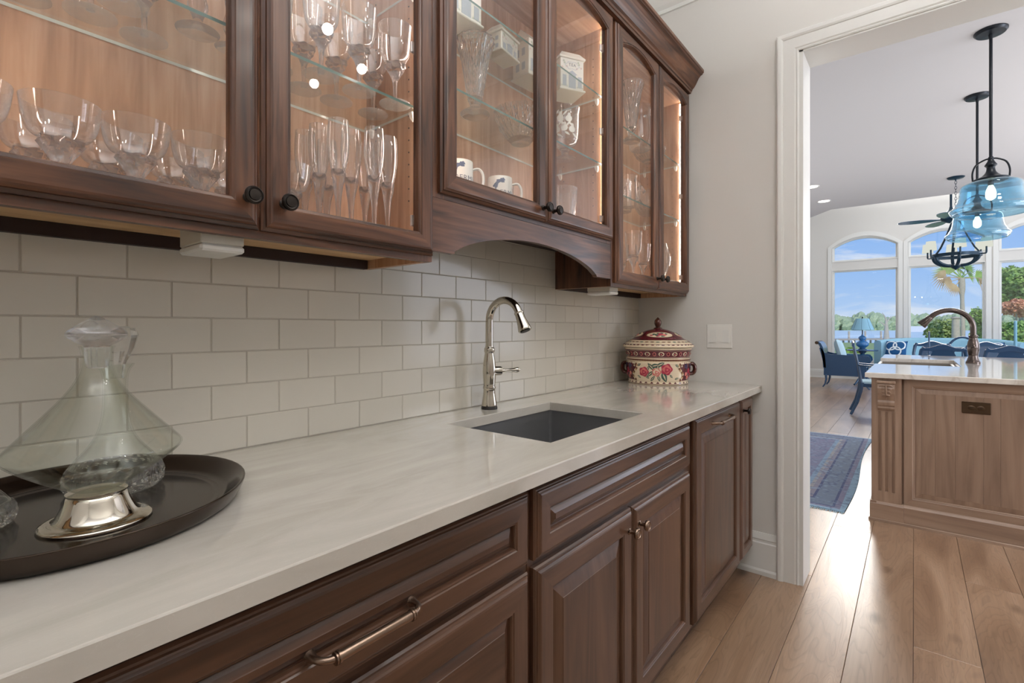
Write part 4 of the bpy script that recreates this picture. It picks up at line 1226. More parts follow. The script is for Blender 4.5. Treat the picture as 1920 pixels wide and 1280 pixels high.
t = crystal('tall_vase', smooth_prof([(.03, 0), (.032, .004), (.016, .02), (.02, .04), (.04, .08), (.056, .13), (.055, .18), (.044, .22), (.040, .235)], 3) + [(.036, .235), (.050, .18), (.050, .13), (.03, .07), (.002, .05)], 'rounded crystal vase behind the end door of the cabinet floor', 'vase', (2.555, -.17, CF), lambda a, h: 1 + .03 * abs(math.sin(8 * a)), 64)

# ------------------------------------------------------------------ things on the counter
CZ = .9342
# oval dark tray
TC, TA, TLA, TLB = (.168, -.243), math.radians(62), .238, .218


def oval(k, z, dk=0., n=56):
    p = []
    for i in range(n):
        a = 2 * PI * i / n; x, y = (TLA * k + dk) * math.cos(a), (TLB * k + dk) * math.sin(a)
        p.append((x * math.cos(TA) - y * math.sin(TA), x * math.sin(TA) + y * math.cos(TA), z))
    return p


t = thing('serving_tray', (*TC, CZ), 'oval dark bronze tray with wide raised rim on the counter', 'tray')
b = MB(); b.loops([oval(.78, 0), oval(.90, 0), oval(.935, .002), oval(.965, .010), oval(.988, .022), oval(.996, .027), oval(1, .0295), oval(1, .0310), oval(.995, .0318), oval(.985, .0312), oval(.94, .0225), oval(.88, .0100), oval(.845, .0044), oval(.835, .0052), oval(.825, .0036), oval(.78, .0034)], cap0=True, cap1=True, smooth=True)
b.build('dish', 'tray_metal', t, world=False, angle=60)
TRZ = CZ + .0037
# wide decanter with silver foot
t = thing('decanter', (.172, -.303, TRZ), 'wide clear glass decanter with silver foot and mushroom stopper at the tray front', 'decanter')
b = MB(); b.lathe(smooth_prof([(.066, 0), (.0665, .003), (.060, .0065), (.052, .008), (.047, .014), (.041, .026), (.036, .038), (.034, .041), (.036, .043), (.0345, .0455), (.020, .046)], 3), seg=48); b.build('foot', 'silver', t, world=False)
op = smooth_prof([(.001, .0465), (.020, .047), (.034, .052), (.060, .068), (.085, .086), (.1, .099), (.105, .107), (.098, .117), (.082, .135), (.060, .160), (.040, .184), (.026, .206), (.0195, .226), (.0185, .240), (.0195, .252), (.0215, .257)], 4)
b = MB(); b.lathe(shell(op, .0022), seg=56); b.build('body', 'decanter_glass', t, world=False)
b = MB(); b.lathe(smooth_prof([(.001, .225), (.012, .226), (.0150, .245), (.0155, .257), (.022, .261), (.034, .270), (.036, .275), (.033, .280), (.022, .289), (.010, .297), (.004, .301), (.001, .3015)], 4), seg=48); b.build('stopper', 'stem_glass', t, world=False)
# two cut crystal decanters


def cut_decanter(loc, label, sc=1.0):
    t = thing('crystal_decanter', loc, label, 'decanter', 'cut crystal decanters on the tray')
    o = smooth_prof([(.066, 0), (.070, .005), (.0745, .016), (.073, .034), (.066, .046)], 4)
    i = [(.060, .046), (.062, .034), (.062, .02), (.05, .012), (.002, .010)]
    b = MB(); b.lathe([(r * sc, h * sc) for r, h in o + i], seg=96, smooth=False, rfun=lambda a, h: diamond(14, 120, .05)(a, h) if .003 * sc < h < .044 * sc else 1); b.build('cut_base', 'cut_glass', t, world=False)
    u = smooth_prof([(.0655, .0462), (.056, .060), (.040, .080), (.027, .105), (.0205, .135), (.0185, .17), (.019, .20), (.022, .218), (.028, .229), (.029, .231)], 3); u += [(r - .003, h) for r, h in u[::-1]]
    b = MB(); b.lathe([(r * sc, h * sc) for r, h in u], seg=48, caps=False, rfun=lambda a, h: 1 + .03 * abs(math.sin(5 * a)) * (h < .2 * sc)); b.build('body', 'decanter_glass', t, world=False)
    b = MB(); b.lathe([(r * sc, h * sc) for r, h in [(.002, .205), (.014, .205), (.016, .231), (.018, .236), (.030, .262), (.036, .285), (.031, .298), (.018, .302), (.002, .302)]], seg=10, smooth=False); b.build('stopper', 'cut_glass', t, world=False)
    return t


cut_decanter((.228, -.135, TRZ), 'cut crystal decanter with faceted stopper behind the wide decanter', .95)
cut_decanter((.046, -.2, TRZ), 'small cut crystal decanter cut off by the photo edge on the tray', .70)

# painted porcelain tureen
UX, UYY = 2.452, -.205
rot = math.atan2(CAMLOC[1] - UYY, CAMLOC[0] - UX) + PI / 2     # long side turned to the camera
t = thing('tureen', (UX, UYY, CZ), 'maroon and cream porcelain tureen painted with roses, in the counter corner', 'tureen', rotz=rot)
SX, SY = 1.0, .86
bodyp = smooth_prof([(.146, 0), (.150, .004), (.148, .016), (.150, .022), (.155, .05), (.159, .09), (.1605, .112), (.1565, .1165), (.1595, .120), (.1595, .130), (.1555, .134), (.158, .15), (.162, .165), (.168, .178), (.171, .184)], 4)
b = MB(); b.lathe(shell(bodyp, .006), seg=72, sx=SX, sy=SY); b.build('body', 'ceramic_cream', t, world=False)


def brad(h):
    for (r0, h0), (r1, h1) in zip(bodyp, bodyp[1:]):
        if h0 <= h <= h1: return r0 + (r1 - r0) * (h - h0) / max(h1 - h0, 1e-6)
    return .16


surf = lambda a, h, o_: ((brad(h) + o_) * math.cos(a) * SX, (brad(h) + o_) * math.sin(a) * SY, h)


def band(b, h0, h1, mat, fn=None, off=.0005, seg=96, rad=None):
    fn = fn or surf; L = []
    for k in range(4):
        h = h0 + (h1 - h0) * k / 3; L.append([fn(2 * PI * i / seg, h, off) for i in range(seg)])
    b.loops(L, mat)


FRONT = -PI / 2
b = MB(); band(b, .118, .1325, 0); band(b, .1352, .138, 1); band(b, .172, .176, 1); band(b, .004, .0065, 1, off=.0007)
b.build('gilt_bands', ['gilt', 'maroon'], t, world=False)
b = MB(); band(b, .1395, .1705, 0)
for i in range(30):
    a = 2 * PI * i / 30
    if i % 2: decal(b, surf, a, .155, blob(.078, .0115, 14, 2, .12), 5, .0012); decal(b, surf, a, .1545, blob(.056, .0080, 12, 3, .15), 0, .002); decal(b, surf, a, .1535, blob(.022, .0035, 8), 3, .0028)
    else: decal(b, surf, a, .155, blob(.052, .0098, 12), 3, .0012); decal(b, surf, a, .155, blob(.036, .0068, 10), 0, .002)
for i in range(32):
    a = 2 * PI * i / 32; decal(b, surf, a, .0115, [(-.045, -.003), (.045, -.003), (.05, .001), (.018, .001), (.02, .005), (-.02, .005), (-.018, .001), (-.05, .001)], 0)
# side panels with scrolls, roses in the middle
for side in (-1, 1):
    for k in range(7):
        c0, c1 = FRONT + side * (.80 + .12 * k), FRONT + side * (.80 + .12 * (k + 1)); L = []
        for q in range(9):
            u = q / 8; h = .0225 + .092 * u; sh = side * .09 * math.sin(u * 6.0) if k == 0 else 0; L.append([surf(c0 + sh, h, .0007), surf(c1, h, .0007)])
        b.loops(L, 0, closed=False)
    for q, (da, h, r) in enumerate(((1.0, .094, .012), (1.18, .07, .014), (1.02, .055, .010), (1.30, .096, .011), (1.36, .05, .013), (1.12, .038, .010), (1.5, .08, .012))): decal(b, surf, FRONT + side * da, h, blob(r / .15, r, 15, 5, .22), (4, 2, 3)[q % 3], .0015)
    for q in range(14):
        u = q / 13; decal(b, surf, FRONT + side * (.775 + .09 * math.sin(u * 6.0)), .026 + .084 * u, blob(.040, .0075, 8), (1, 5, 7)[q % 3], .0019)
R_ = .156
for (da, h, s_, m1, m2) in ((-.44, .066, .024, 2, 3), (.27, .080, .027, 2, 3), (-.04, .066, .021, 3, 5)):
    decal(b, surf, FRONT + da, h, blob(s_ / R_, s_, 28, 5, .10), m1, .0012)
    decal(b, surf, FRONT + da, h + .001, blob(s_ * .72 / R_, s_ * .72, 24, 4, .12), m2, .0018)
    decal(b, surf, FRONT + da + .01, h - .002, blob(s_ * .48 / R_, s_ * .48, 20, 3, .18), m1, .0024); decal(b, surf, FRONT + da + .01, h - .002, blob(s_ * .22 / R_, s_ * .22, 10), m2, .003)
for (da, h, ln, w, an) in ((-.20, .092, .050, .018, 2.3), (-.24, .056, .046, .016, -2.4), (-.08, .098, .042, .022, .2), (.08, .104, .042, .020, .5), (.20, .042, .056, .028, -1.15), (.03, .036, .034, .013, 1.9), (-.16, .034, .036, .013, .9), (-.60, .100, .024, .012, .5), (-.62, .040, .024, .010, -.6), (.60, .098, .022, .011, -.6), (.62, .034, .024, .011, .3), (-.34, .040, .026, .010, 2.6), (.42, .046, .024, .010, -.8), (-.30, .084, .03, .012, 1.2), (.0, .090, .03, .014, 1.5)):
    decal(b, surf, FRONT + da, h, leafp(ln, w, an, R_), 6, .0009); decal(b, surf, FRONT + da, h, leafp(ln * .7, w * .25, an, R_), 5, .0022)
b.build('painted_decoration', ['maroon', 'gilt', 'rose', 'rose_light', 'navy_paint', 'ceramic_cream', 'leaf_paint', 'tan_paint'], t, world=False)
lidp = smooth_prof([(.160, .186), (.1745, .187), (.1765, .193), (.174, .199), (.165, .207), (.150, .217), (.137, .2235), (.128, .228), (.105, .246), (.075, .263), (.045, .274), (.022, .279), (.010, .281), (.001, .2815)], 4)
b = MB(); b.lathe(lidp, seg=72, sx=SX, sy=SY, rfun=lambda a, h: 1 + (.012 * math.cos(48 * a) if .1865 < h < .202 else 0)); b.build('lid', 'ceramic_cream', t, world=False)
hl = sorted([(h, r) for r, h in lidp if h > .197])


def lsurf(a, h, o_):
    for (h0, r0), (h1, r1) in zip(hl, hl[1:]):
        if h0 <= h <= h1: r = r0 + (r1 - r0) * (h - h0) / max(h1 - h0, 1e-6); break
    else: r = hl[0][1] if h < hl[0][0] else hl[-1][1]
    return (r * math.cos(a) * SX, r * math.sin(a) * SY, h + o_ * 1.3)


b = MB(); band(b, .2225, .2300, 0, lsurf, .001); band(b, .2005, .2020, 0, lsurf, .001)
L = []
for k in range(9): L.append([lsurf(2 * PI * i / 72, .230 + (.2785 - .230) * k / 8, .001) for i in range(72)])
b.loops(L, 0)
for i in range(4):
    a0 = FRONT + i * PI / 2
    decal(b, lsurf, a0 + .10, .248, blob(.60, .0135, 30, 2, .06), 5, .0018)
    decal(b, lsurf, a0 + .10, .248, blob(.66, .0150, 30, 2, .06), 1, .0014)
    for (da, h, ra, rh, m) in ((.12, .249, .15, .006, 2), (.12, .249, .08, .0035, 3), (.30, .246, .11, .005, 3), (-.04, .246, .10, .004, 4), (-.18, .249, .10, .004, 4), (.02, .254, .10, .003, 4), (.22, .255, .1, .003, 4), (.42, .251, .08, .003, 4), (.22, .240, .09, .003, 4), (.0, .240, .08, .003, 2), (-.30, .244, .07, .003, 2)): decal(b, lsurf, a0 + da, h, blob(ra, rh, 14, 3, .15), m, .0026)
for i in range(36): decal(b, lsurf, 2 * PI * i / 36, .2135, blob(.066, .0022, 8), 1 if i % 3 else 6, .0012)
for i in range(44): decal(b, lsurf, 2 * PI * i / 44, .1995, [(-.05, -.0022), (.0, -.0034), (.05, -.0022), (.028, .0012), (-.028, .0012)], 0, .0014)
b.build('lid_decoration', ['maroon', 'gilt', 'rose', 'rose_light', 'leaf_paint', 'ceramic_cream', 'leaf_paint'], t, world=False)
b = MB(); b.lathe(smooth_prof([(.020, .279), (.021, .284), (.012, .289), (.012, .291), (.015, .297), (.0185, .309), (.0165, .322), (.009, .332), (.003, .338), (.001, .3395)], 4), seg=28); tag(b.build('finial', 'maroon_gilt', t, world=False), 'brown gilt acorn knob')
for s_ in (-1, 1):
    b = MB(); b.tube(curve([(s_ * .155, 0, .10), (s_ * .169, 0, .103), (s_ * .179, 0, .09), (s_ * .180, 0, .07), (s_ * .171, 0, .055), (s_ * .155, 0, .052)]), .0105, 12, flat=(1.7, 1)); b.build('handle', 'maroon_gilt', t, world=False)

# ------------------------------------------------------------------ kitchen: island, its faucet and sink, pendants, rug
IX0, IX1, IY0, IY1 = 3.885, 6.48, -2.20, -1.025
t = thing('kitchen_island', (5.2, -1.6, 0), 'brown wooden kitchen island with carved corbel post and panelled end', 'island')
b = MB(); b.box(IX0 + .022, IY0, .12, IX1, -1.50, .904); b.box(IX0 + .022, -1.50, .12, 4.82, IY1 - .002, .904); b.box(5.74, -1.50, .12, IX1, IY1 - .002, .904); b.box(4.82, -1.50, .12, 5.74, IY1 - .002, .66)
b.build('carcass', 'island_z', t)
# end facing the pantry: plinth, corner post, frame and panel
b = MB()
for (ya, yb, xa) in ((-1.185, -1.016, 3.862), (-2.21, -1.1855, 3.872)):
    b.prism([(xa + .05, 0), (xa, 0), (xa, .108), (xa + .006, .118), (xa + .012, .124), (xa + .05, .124)], ya, yb, 'y')
b.prism([(-1.05, 0), (-1.016, 0), (-1.016, .108), (-1.022, .124), (-1.05, .124)], 3.864, IX1, 'x')
b.build('plinth', 'island_y', t)
b = MB(); b.prism([(3.852, 0), (3.866, 0), (3.866, .014), (3.86, .018), (3.854, .014)], -2.2, -1.01, 'y'); b.build('shoe_moulding', 'island_y', t)
p0, p1 = -1.175, -1.028      # post
b = MB(); b.box(IX0 - .002, p0, .124, IX0 + .03, p1 + .004, .904)
fl_ = [-1.135, -1.101, -1.067]; w = .0075
ys = [p0] + [q for f in fl_ for q in (f - w, f + w)] + [p1]
for i in range(0, len(ys), 2): b.box(IX0 - .012, ys[i], .124, IX0 - .0015, ys[i + 1], .904)
for f in fl_: b.box(IX0 - .012, f - w, .124, IX0 - .0015, f + w, .19); b.box(IX0 - .012, f - w, .69, IX0 - .0015, f + w, .904)
b.build('corner_post', 'island_z', t)
cy = (p0 + p1) / 2 + .002
b = MB(); prof = [(IX0 - .012, .884), (IX0 - .052, .884), (IX0 - .054, .874), (IX0 - .048, .868), (IX0 - .050, .858), (IX0 - .056, .84), (IX0 - .052, .81), (IX0 - .040, .78), (IX0 - .034, .765), (IX0 - .038, .752), (IX0 - .036, .735), (IX0 - .030, .726), (IX0 - .032, .716), (IX0 - .026, .706), (IX0 - .012, .703)]
b.prism(prof, cy - .042, cy + .042, 'y'); b.box(IX0 - .058, cy - .047, .872, IX0 - .012, cy + .047, .887, 0, .003)
cb = b.build('corbel', 'island_z', t)
b = MB()
for s_ in (-1, 1):
    for k, (z, ln, an) in enumerate(((.856, .034, .25), (.842, .034, .6), (.826, .032, .9), (.808, .028, 1.1))):
        pts = [(IX0 - .053 + .014 * u * (k * .35) - .004 * math.sin(PI * u), cy + s_ * (.002 + ln * u * math.cos(an * u)), z - .014 * k * .2 + ln * .5 * (math.sin(PI * u) * .35 - u * math.sin(an))) for u in (0, .25, .5, .75, 1)]
        b.tube(pts, [.003, .0055, .006, .0045, .001], 6)
b.tube([(IX0 - .056, cy, .866), (IX0 - .06, cy, .84), (IX0 - .05, cy, .80), (IX0 - .037, cy, .772)], [.003, .006, .0055, .002], 6)
tag(b.build('carved_leaf', 'island_z', cb), 'carved acanthus leaf', kind=None)
E0, E1 = -2.2, -1.186
b = MB(); x = IX0
def yrect(y0, z0, y1, z1, xx): return [(xx, y0, z0), (xx, y1, z0), (xx, y1, z1), (xx, y0, z1)]
z0_, z1_, f_ = .1245, .9, .052
Ls = [yrect(E0, z0_, E1, z1_, x + .02), yrect(E0, z0_, E1, z1_, x)]
for d, dx in ((-.012, 0), (-.008, .003), (-.003, .004), (0, .008), (.0005, .02)): Ls.append(yrect(E0 + f_ + d, z0_ + f_ + d, E1 - f_ - d, z1_ - f_ - d, x + dx))
b.loops(Ls, cyc=True, sidemats=[0, 1, 0, 1]); b.build('end_frame', ['island_y', 'island_z'], t)
b = MB(); a0, a1, c0_, c1_ = E0 + f_, E1 - f_, z0_ + f_, z1_ - f_
b.loops([yrect(a0, c0_, a1, c1_, x + .018), yrect(a0, c0_, a1, c1_, x + .012), yrect(a0 + .004, c0_ + .004, a1 - .004, c1_ - .004, x + .0118), yrect(a0 + .03, c0_ + .03, a1 - .03, c1_ - .03, x + .0065)], cap0=True, cap1=False)
# the field is glued up from staves
yy = a0 + .03; stv = [.09, .11, .075, .13, .10, .07, .12, .09, .105, .09]
pb = b.build('end_panel', 'island_z', t)
k = 0
while yy < a1 - .031:
    y2 = min(yy + stv[k % 10], a1 - .03)
    if a1 - .03 - y2 < .03: y2 = a1 - .03
    MB().box(x + .0062, yy + .0003, c0_ + .03, x + .014, y2 - .0003, c1_ - .03, 0, .0004).build('stave', 'island_z', pb); yy = y2; k += 1
t2 = thing('wall_outlet', (x + .004, -1.512, .72), 'bronze horizontal duplex outlet on the island end panel', 'outlet')
MB().box(x - .001, -1.574, .722, x + .007, -1.450, .789, 0, .003).build('plate', 'bronze_brown', t2)
for yy in (-1.532, -1.492):
    b = MB(); b.lathe([(.0165, 0), (.0165, .0025), (.0155, .003)], (x - .0005, yy, .7555), 20, axis='x-', sy=.82); o = b.build('socket', 'bronze_brown', t2)
    MB().box(x - .0042, yy - .007, .7590, x - .003, yy + .007, .7612).build('slot', 'black_rubber', o); MB().box(x - .0042, yy - .006, .7500, x - .003, yy + .006, .7520).build('slot', 'black_rubber', o)
# worktop with the notch of the apron sink on its long side
b = MB(); wx0, wx1, wy0, wy1 = 3.846, 6.52, -2.25, -.992
out = [(wx0, wy0), (wx1, wy0), (wx1, wy1), (5.735, wy1), (5.735, -1.50), (4.83, -1.50), (4.83, wy1), (wx0, wy1)]


def inset(poly, d):
    n = len(poly); r = []
    for i in range(n):
        (x0, y0), (x1, y1), (x2, y2) = poly[i - 1], poly[i], poly[(i + 1) % n]
        def nrm(ax, ay, bx, by): l = math.hypot(bx - ax, by - ay); return (-(by - ay) / l, (bx - ax) / l)
        n0, n1 = nrm(x0, y0, x1, y1), nrm(x1, y1, x2, y2); r.append((x1 + d * (n0[0] + n1[0]), y1 + d * (n0[1] + n1[1])))
    return r


b.loops([[(*p, .9045) for p in out], [(*p, .931) for p in out], [(*p, .9335) for p in inset(out, .0015)], [(*p, .935) for p in inset(out, .005)]], cap0=True, cap1=True)
tag(b.build('island_worktop', 'island_stone'), 'pale polished stone worktop on the kitchen island', 'countertop')
t = thing('apron_sink', (5.28, -1.24, .66), 'pale apron-front sink let into the island side', 'sink')
b = MB(); a = (4.834, -1.497, 5.731, -.985)
def rg(d, z): return [(a[0] + d, a[1] + d, z), (a[2] - d, a[1] + d, z), (a[2] - d, a[3] - d, z), (a[0] + d, a[3] - d, z)]
b.loops([rg(0, .665), rg(0, .900), rg(.004, .904), rg(.020, .904), rg(.024, .900), rg(.030, .69), rg(.05, .68)], cap0=True, cap1=True); b.build('basin', 'basin_shaded_grey', t)
# bronze bridge faucet on the island
ax, ay = 5.36, -1.60
t = thing('island_faucet', (ax, ay, .935), 'brown bronze gooseneck faucet on the kitchen island', 'faucet')
b = MB(); b.lathe(smooth_prof([(.046, .9352), (.046, .945), (.040, .955), (.030, .99), (.030, 1.0), (.034, 1.02), (.038, 1.06), (.034, 1.10), (.026, 1.13), (.026, 1.14), (.029, 1.145), (.029, 1.155), (.021, 1.16)], 3), (ax, ay, 0), 28); b.build('body', 'faucet_bronze', t)
b = MB(); R2 = .145; zc = 1.215; pth = [(ax, ay, 1.15), (ax, ay, 1.19)]
for i in range(17):
    g = PI - math.radians(142) * i / 16; pth.append((ax, ay + R2 + R2 * math.cos(g), zc + R2 * math.sin(g)))
b.tube(pth, .0195, 14); b.build('spout', 'faucet_bronze', t)
dv = (Vector(pth[-1]) - Vector(pth[-2])).normalized(); q0 = Vector(pth[-1])
b = MB(); b.tube([q0 + dv * k for k in (0, .004, .03, .085, .09)], [.021, .024, .025, .036, .034], 16); b.build('spray_head', 'faucet_bronze', t)
b = MB(); b.lathe([(.016, 0), (.018, .02), (.006, .026), (.006, .075), (.009, .085), (.002, .09)], (ax - .028, ay, 1.065), 12, axis='x-'); b.build('handle', 'faucet_bronze', t)


# pendants
def pendant(loc, label):
    t = thing('pendant_lamp', loc, label, 'pendant lamp', 'blue glass pendants over the island')
    zt = KZ - loc[2]     # origin at the rim of the glass
    b = MB(); b.lathe([(.080, zt), (.080, zt - .008), (.070, zt - .020), (.012, zt - .026), (.009, zt - .05), (.004, zt - .05)], seg=32); b.build('canopy', 'iron_black', t, world=False)
    b = MB(); b.tube([(0, 0, zt - .03), (0, 0, .335)], .0085, 12); b.build('rod', 'iron_black', t, world=False)
    b = MB(); b.lathe(smooth_prof([(.010, .36), (.014, .352), (.014, .338), (.020, .325), (.026, .315), (.030, .306), (.025, .298), (.020, .29), (.026, .262), (.050, .236), (.085, .222), (.088, .214), (.080, .210)], 3), seg=32); b.build('cap', 'iron_black', t, world=False)
    b = MB(); b.tube(curve([(0, .082, .218), (0, .084, .27), (0, .068, .318), (0, .03, .344), (0, 0, .348), (0, -.03, .344), (0, -.068, .318), (0, -.084, .27), (0, -.082, .218)]), .005, 8); b.build('yoke', 'iron_black', t, world=False)
    gp = smooth_prof([(.082, .209), (.115, .203), (.140, .188), (.147, .165), (.150, .13), (.160, .09), (.180, .055), (.196, .035), (.190, .018), (.176, .006), (.168, 0)], 4)
    b = MB(); b.lathe(gp + [(r - .003, h) for r, h in gp[::-1]], seg=48, rfun=lambda a, h: 1 + .012 * math.sin(h * 190) * (h < .09), caps=False); b.build('glass_shade', 'pendant_glass', t, world=False)
    b = MB(); b.lathe([(.013, .215), (.015, .20), (.015, .185), (.011, .18)], seg=16); b.build('socket', 'iron_black', t, world=False)
    b = MB(); b.lathe(smooth_prof([(.010, .182), (.013, .175), (.022, .15), (.025, .125), (.02, .10), (.001, .088)], 3), seg=20); b.build('bulb', 'bulb', t, world=False)
    return t


p1_ = pendant((4.26, -1.605, 1.925), 'blue glass pendant nearest the doorway, on a black rod')
copy_tree(p1_, (5.39, -1.625, 1.925), label='blue glass pendant farther from the doorway, behind the first')
# rug
t = thing('rug', (5.24, -.28, 0), 'faded blue and violet patterned rug on the oak boards left of the island', 'rug', rotz=0)
b = MB(); NX, NY = 28, 12; V = []
for j in range(NY + 1):
    for i in range(NX + 1):
        x, y = -1.36 + 2.72 * i / NX, -.60 + 1.2 * j / NY; bow = .018 * math.sin(PI * i / NX * 2.2) * (1 - j / NY); V.append((x, y - bow, .009 + .0012 * math.sin(i * 1.7 + j)))
F = [(j * (NX + 1) + i, j * (NX + 1) + i + 1, (j + 1) * (NX + 1) + i + 1, (j + 1) * (NX + 1) + i) for j in range(NY) for i in range(NX)]
bd = [i for i in range(NX + 1)] + [j * (NX + 1) + NX for j in range(1, NY + 1)] + [NY * (NX + 1) + i for i in range(NX - 1, -1, -1)] + [j * (NX + 1) for j in range(NY - 1, 0, -1)]
n0 = len(V); V += [(V[k][0], V[k][1], .0006) for k in bd]
F += [(bd[k], n0 + k, n0 + (k + 1) % len(bd), bd[(k + 1) % len(bd)]) for k in range(len(bd))] + [tuple(n0 + k for k in range(len(bd)))]
b.add(V, F); b.build('weave', 'rug_weave', t, world=False)
b = MB()
for e in (-1, 1):
    for i in range(110):
        y = -.595 + 1.19 * i / 109; xx = e * 1.36; dy = rb.uniform(-.006, .006); b.add([(xx, y - .002, .004), (xx, y + .002, .004), (xx + e * .035, y + dy + .002, .002), (xx + e * .035, y + dy - .002, .002)], [(0, 1, 2, 3)])
tag(b.build('fringe', 'fabric_pale', t, world=False), 'pale fringe', kind='stuff')
# recessed downlights in the kitchen ceiling
for (x, y, lab) in ((7.5, -.192, 'recessed round downlight nearer the doorway, left part of kitchen ceiling'), (8.47, -.212, 'recessed round downlight nearer the ceiling edge')):
    t = thing('downlight', (x, y, KZ - .012), lab, 'downlight', 'recessed downlights')
    b = MB(); b.lathe([(.072, -.0115), (.088, -.0115), (.088, -.016), (.084, -.018), (.072, -.014)], (x, y, KZ + .011), 28, caps=False); b.build('trim_ring', 'trim_white', t)
    b = MB(); b.lathe([(.001, KZ - .0008), (.071, KZ - .0008), (.071, KZ - .002), (.001, KZ - .002)], (x, y, 0), 24); b.build('lens', 'downlight', t)

# ------------------------------------------------------------------ dining and living furniture (their blue cast is put into the lacquer colour)
LB, IB = 'lacquer_blue_cast', 'iron_blue'


def dining_chair(name, loc, rotz, label, arms=False, group=None):
    """local frame: faces +x, origin on the floor under the seat"""
    t = thing(name, loc, label, 'chair', group, rotz)
    for s_ in (-1, 1):
        y = s_ * .215
        b = MB(); b.tube([(-.21, y, .44), (-.225, y * .98, .56), (-.245, y * .95, .70), (-.275, y * .93, .86), (-.295, y * .86, .955), (-.30, y * .74, .99)], [.021, .020, .018, .018, .020, .022], 10, flat=(1.0, .8)); b.build('back_post', LB, t, world=False)
        b = MB(); b.tube([(-.205, y, .46), (-.22, y, .34), (-.26, y * 1.02, .18), (-.33, y * 1.05, .012)], [.026, .024, .020, .017], 10, flat=(.8, 1)); b.build('leg', LB, t, world=False)
        b = MB(); b.tube([(.21, y, .44), (.235, y * 1.03, .37), (.225, y * 1.02, .22), (.215, y, .09), (.235, y, .012)], [.032, .034, .022, .016, .022], 10); b.build('leg', LB, t, world=False)
    # yoke-shaped crest rail with dips, pierced vase splat
    b = MB(); n = 22; L = []
    for i in range(n + 1):
        u = -1 + 2 * i / n; y = u * .195; top = 1.012 + .018 * math.cos(u * PI * 1.5) - .030 * abs(u) ** 5; low = top - .045 - .014 * math.cos(u * PI)
        L.append([(-.288, y, low), (-.312, y, low), (-.318, y, top - .006), (-.310, y, top), (-.300, y, top), (-.288, y, top - .006)])
    b.loops(L, cap0=True, cap1=True, smooth=True); b.build('crest_rail', LB, t, world=False)
    b = MB(); L = []
    for k in range(15):
        h = .47 + (.98 - .47) * k / 14; v = k / 14; w = .050 + .062 * math.exp(-((v - .80) / .20) ** 2) + .02 * math.exp(-(v / .1) ** 2) + .055 * (v > .93); x = -.215 - .085 * v ** 1.3
        L.append([(x + .008, -w, h), (x + .008, w, h), (x - .008, w, h), (x - .008, -w, h)])
    b.loops(L, cap0=True, cap1=True); b.build('splat', LB, t, world=False)
    for s_ in (-1, 1):
        b = MB(); b.tube([(-.285, s_ * (.100 - .030 * math.cos(g)), .86 - .030 * math.sin(g)) for g in [k * PI * 1.45 / 9 for k in range(10)]], [.010, .0095, .009, .009, .0085, .008, .008, .0075, .007, .007], 8); b.build('scroll', LB, t, world=False)
    b = MB(); b.loops([[(.24, -.25, z), (.24, .25, z), (-.22, .22, z), (-.22, -.22, z)] for z in (.40, .445)], cap0=True, cap1=True); b.build('seat_frame', LB, t, world=False)
    b = MB(); q = [[(.225 * k, -.235 * k, z), (.225 * k, .235 * k, z), (-.205 * k, .205 * k, z), (-.205 * k, -.205 * k, z)] for k, z in ((1, .4455), (1.0, .458), (.95, .472), (.8, .478))]; b.loops(q, cap0=True, cap1=True); b.build('seat', 'fabric_pale', t, world=False)
    if arms:
        for s_ in (-1, 1):
            y = s_ * .235; b = MB(); b.tube([(-.250, y * .92, .70), (-.12, y * 1.10, .685), (.04, y * 1.16, .675), (.17, y * 1.15, .67), (.215, y * 1.12, .655)], [.015, .017, .020, .021, .016], 10, flat=(1, .7)); b.build('arm', LB, t, world=False)
            b = MB(); b.tube([(.10, y * .98, .43), (.135, y * 1.10, .53), (.11, y * 1.14, .61), (.15, y * 1.14, .665)], [.016, .014, .013, .014], 8); b.build('arm_support', LB, t, world=False)
    return t


c1 = dining_chair('dining_chair', (7.60, -1.485, 0), 0, 'dark blue chair with vase splat, its back just left of the island faucet', group='dining chairs')
copy_tree(c1, (7.60, -2.02, 0), label='dark blue chair with vase splat, back toward the photo edge behind the blue candle')
copy_tree(c1, (8.78, -1.43, 0), rotz=PI, label='dark blue chair across the table, seen behind the chair beside the faucet')
copy_tree(c1, (8.78, -1.98, 0), rotz=PI, label='dark blue chair across the table, seen behind the chair with the candle')
dining_chair('dining_armchair', (8.52, -.86, 0), -PI / 2 + .10, 'dark blue armchair with swept legs at the table head, nearest the rug', True, 'dining armchairs')
t = thing('dining_table', (8.2, -1.72, 0), 'dark blue oval dining table below the chandelier, mostly hidden by the island', 'table')


def oval2(rx, ry, z, cx, cy, n=40): return [(cx + rx * math.cos(2 * PI * i / n), cy + ry * math.sin(2 * PI * i / n), z) for i in range(n)]


b = MB(); b.loops([oval2(.50, .73, .722, 8.2, -1.72), oval2(.53, .76, .728, 8.2, -1.72), oval2(.54, .77, .742, 8.2, -1.72), oval2(.53, .76, .75, 8.2, -1.72)], cap0=True, cap1=True); b.build('tabletop', LB, t)
b = MB(); b.lathe(smooth_prof([(.09, .10), (.11, .16), (.06, .24), (.10, .36), (.11, .44), (.06, .55), (.07, .66), (.16, .722)], 3), (8.2, -1.72, 0), 24); b.build('pedestal', LB, t)
for k in range(4):
    a = PI / 4 + k * PI / 2; b = MB(); b.tube([(8.2 + r * math.cos(a), -1.72 + r * math.sin(a), z) for r, z in ((.05, .18), (.18, .15), (.32, .07), (.42, .025))], [.04, .035, .028, .024], 10); b.build('leg', LB, t)


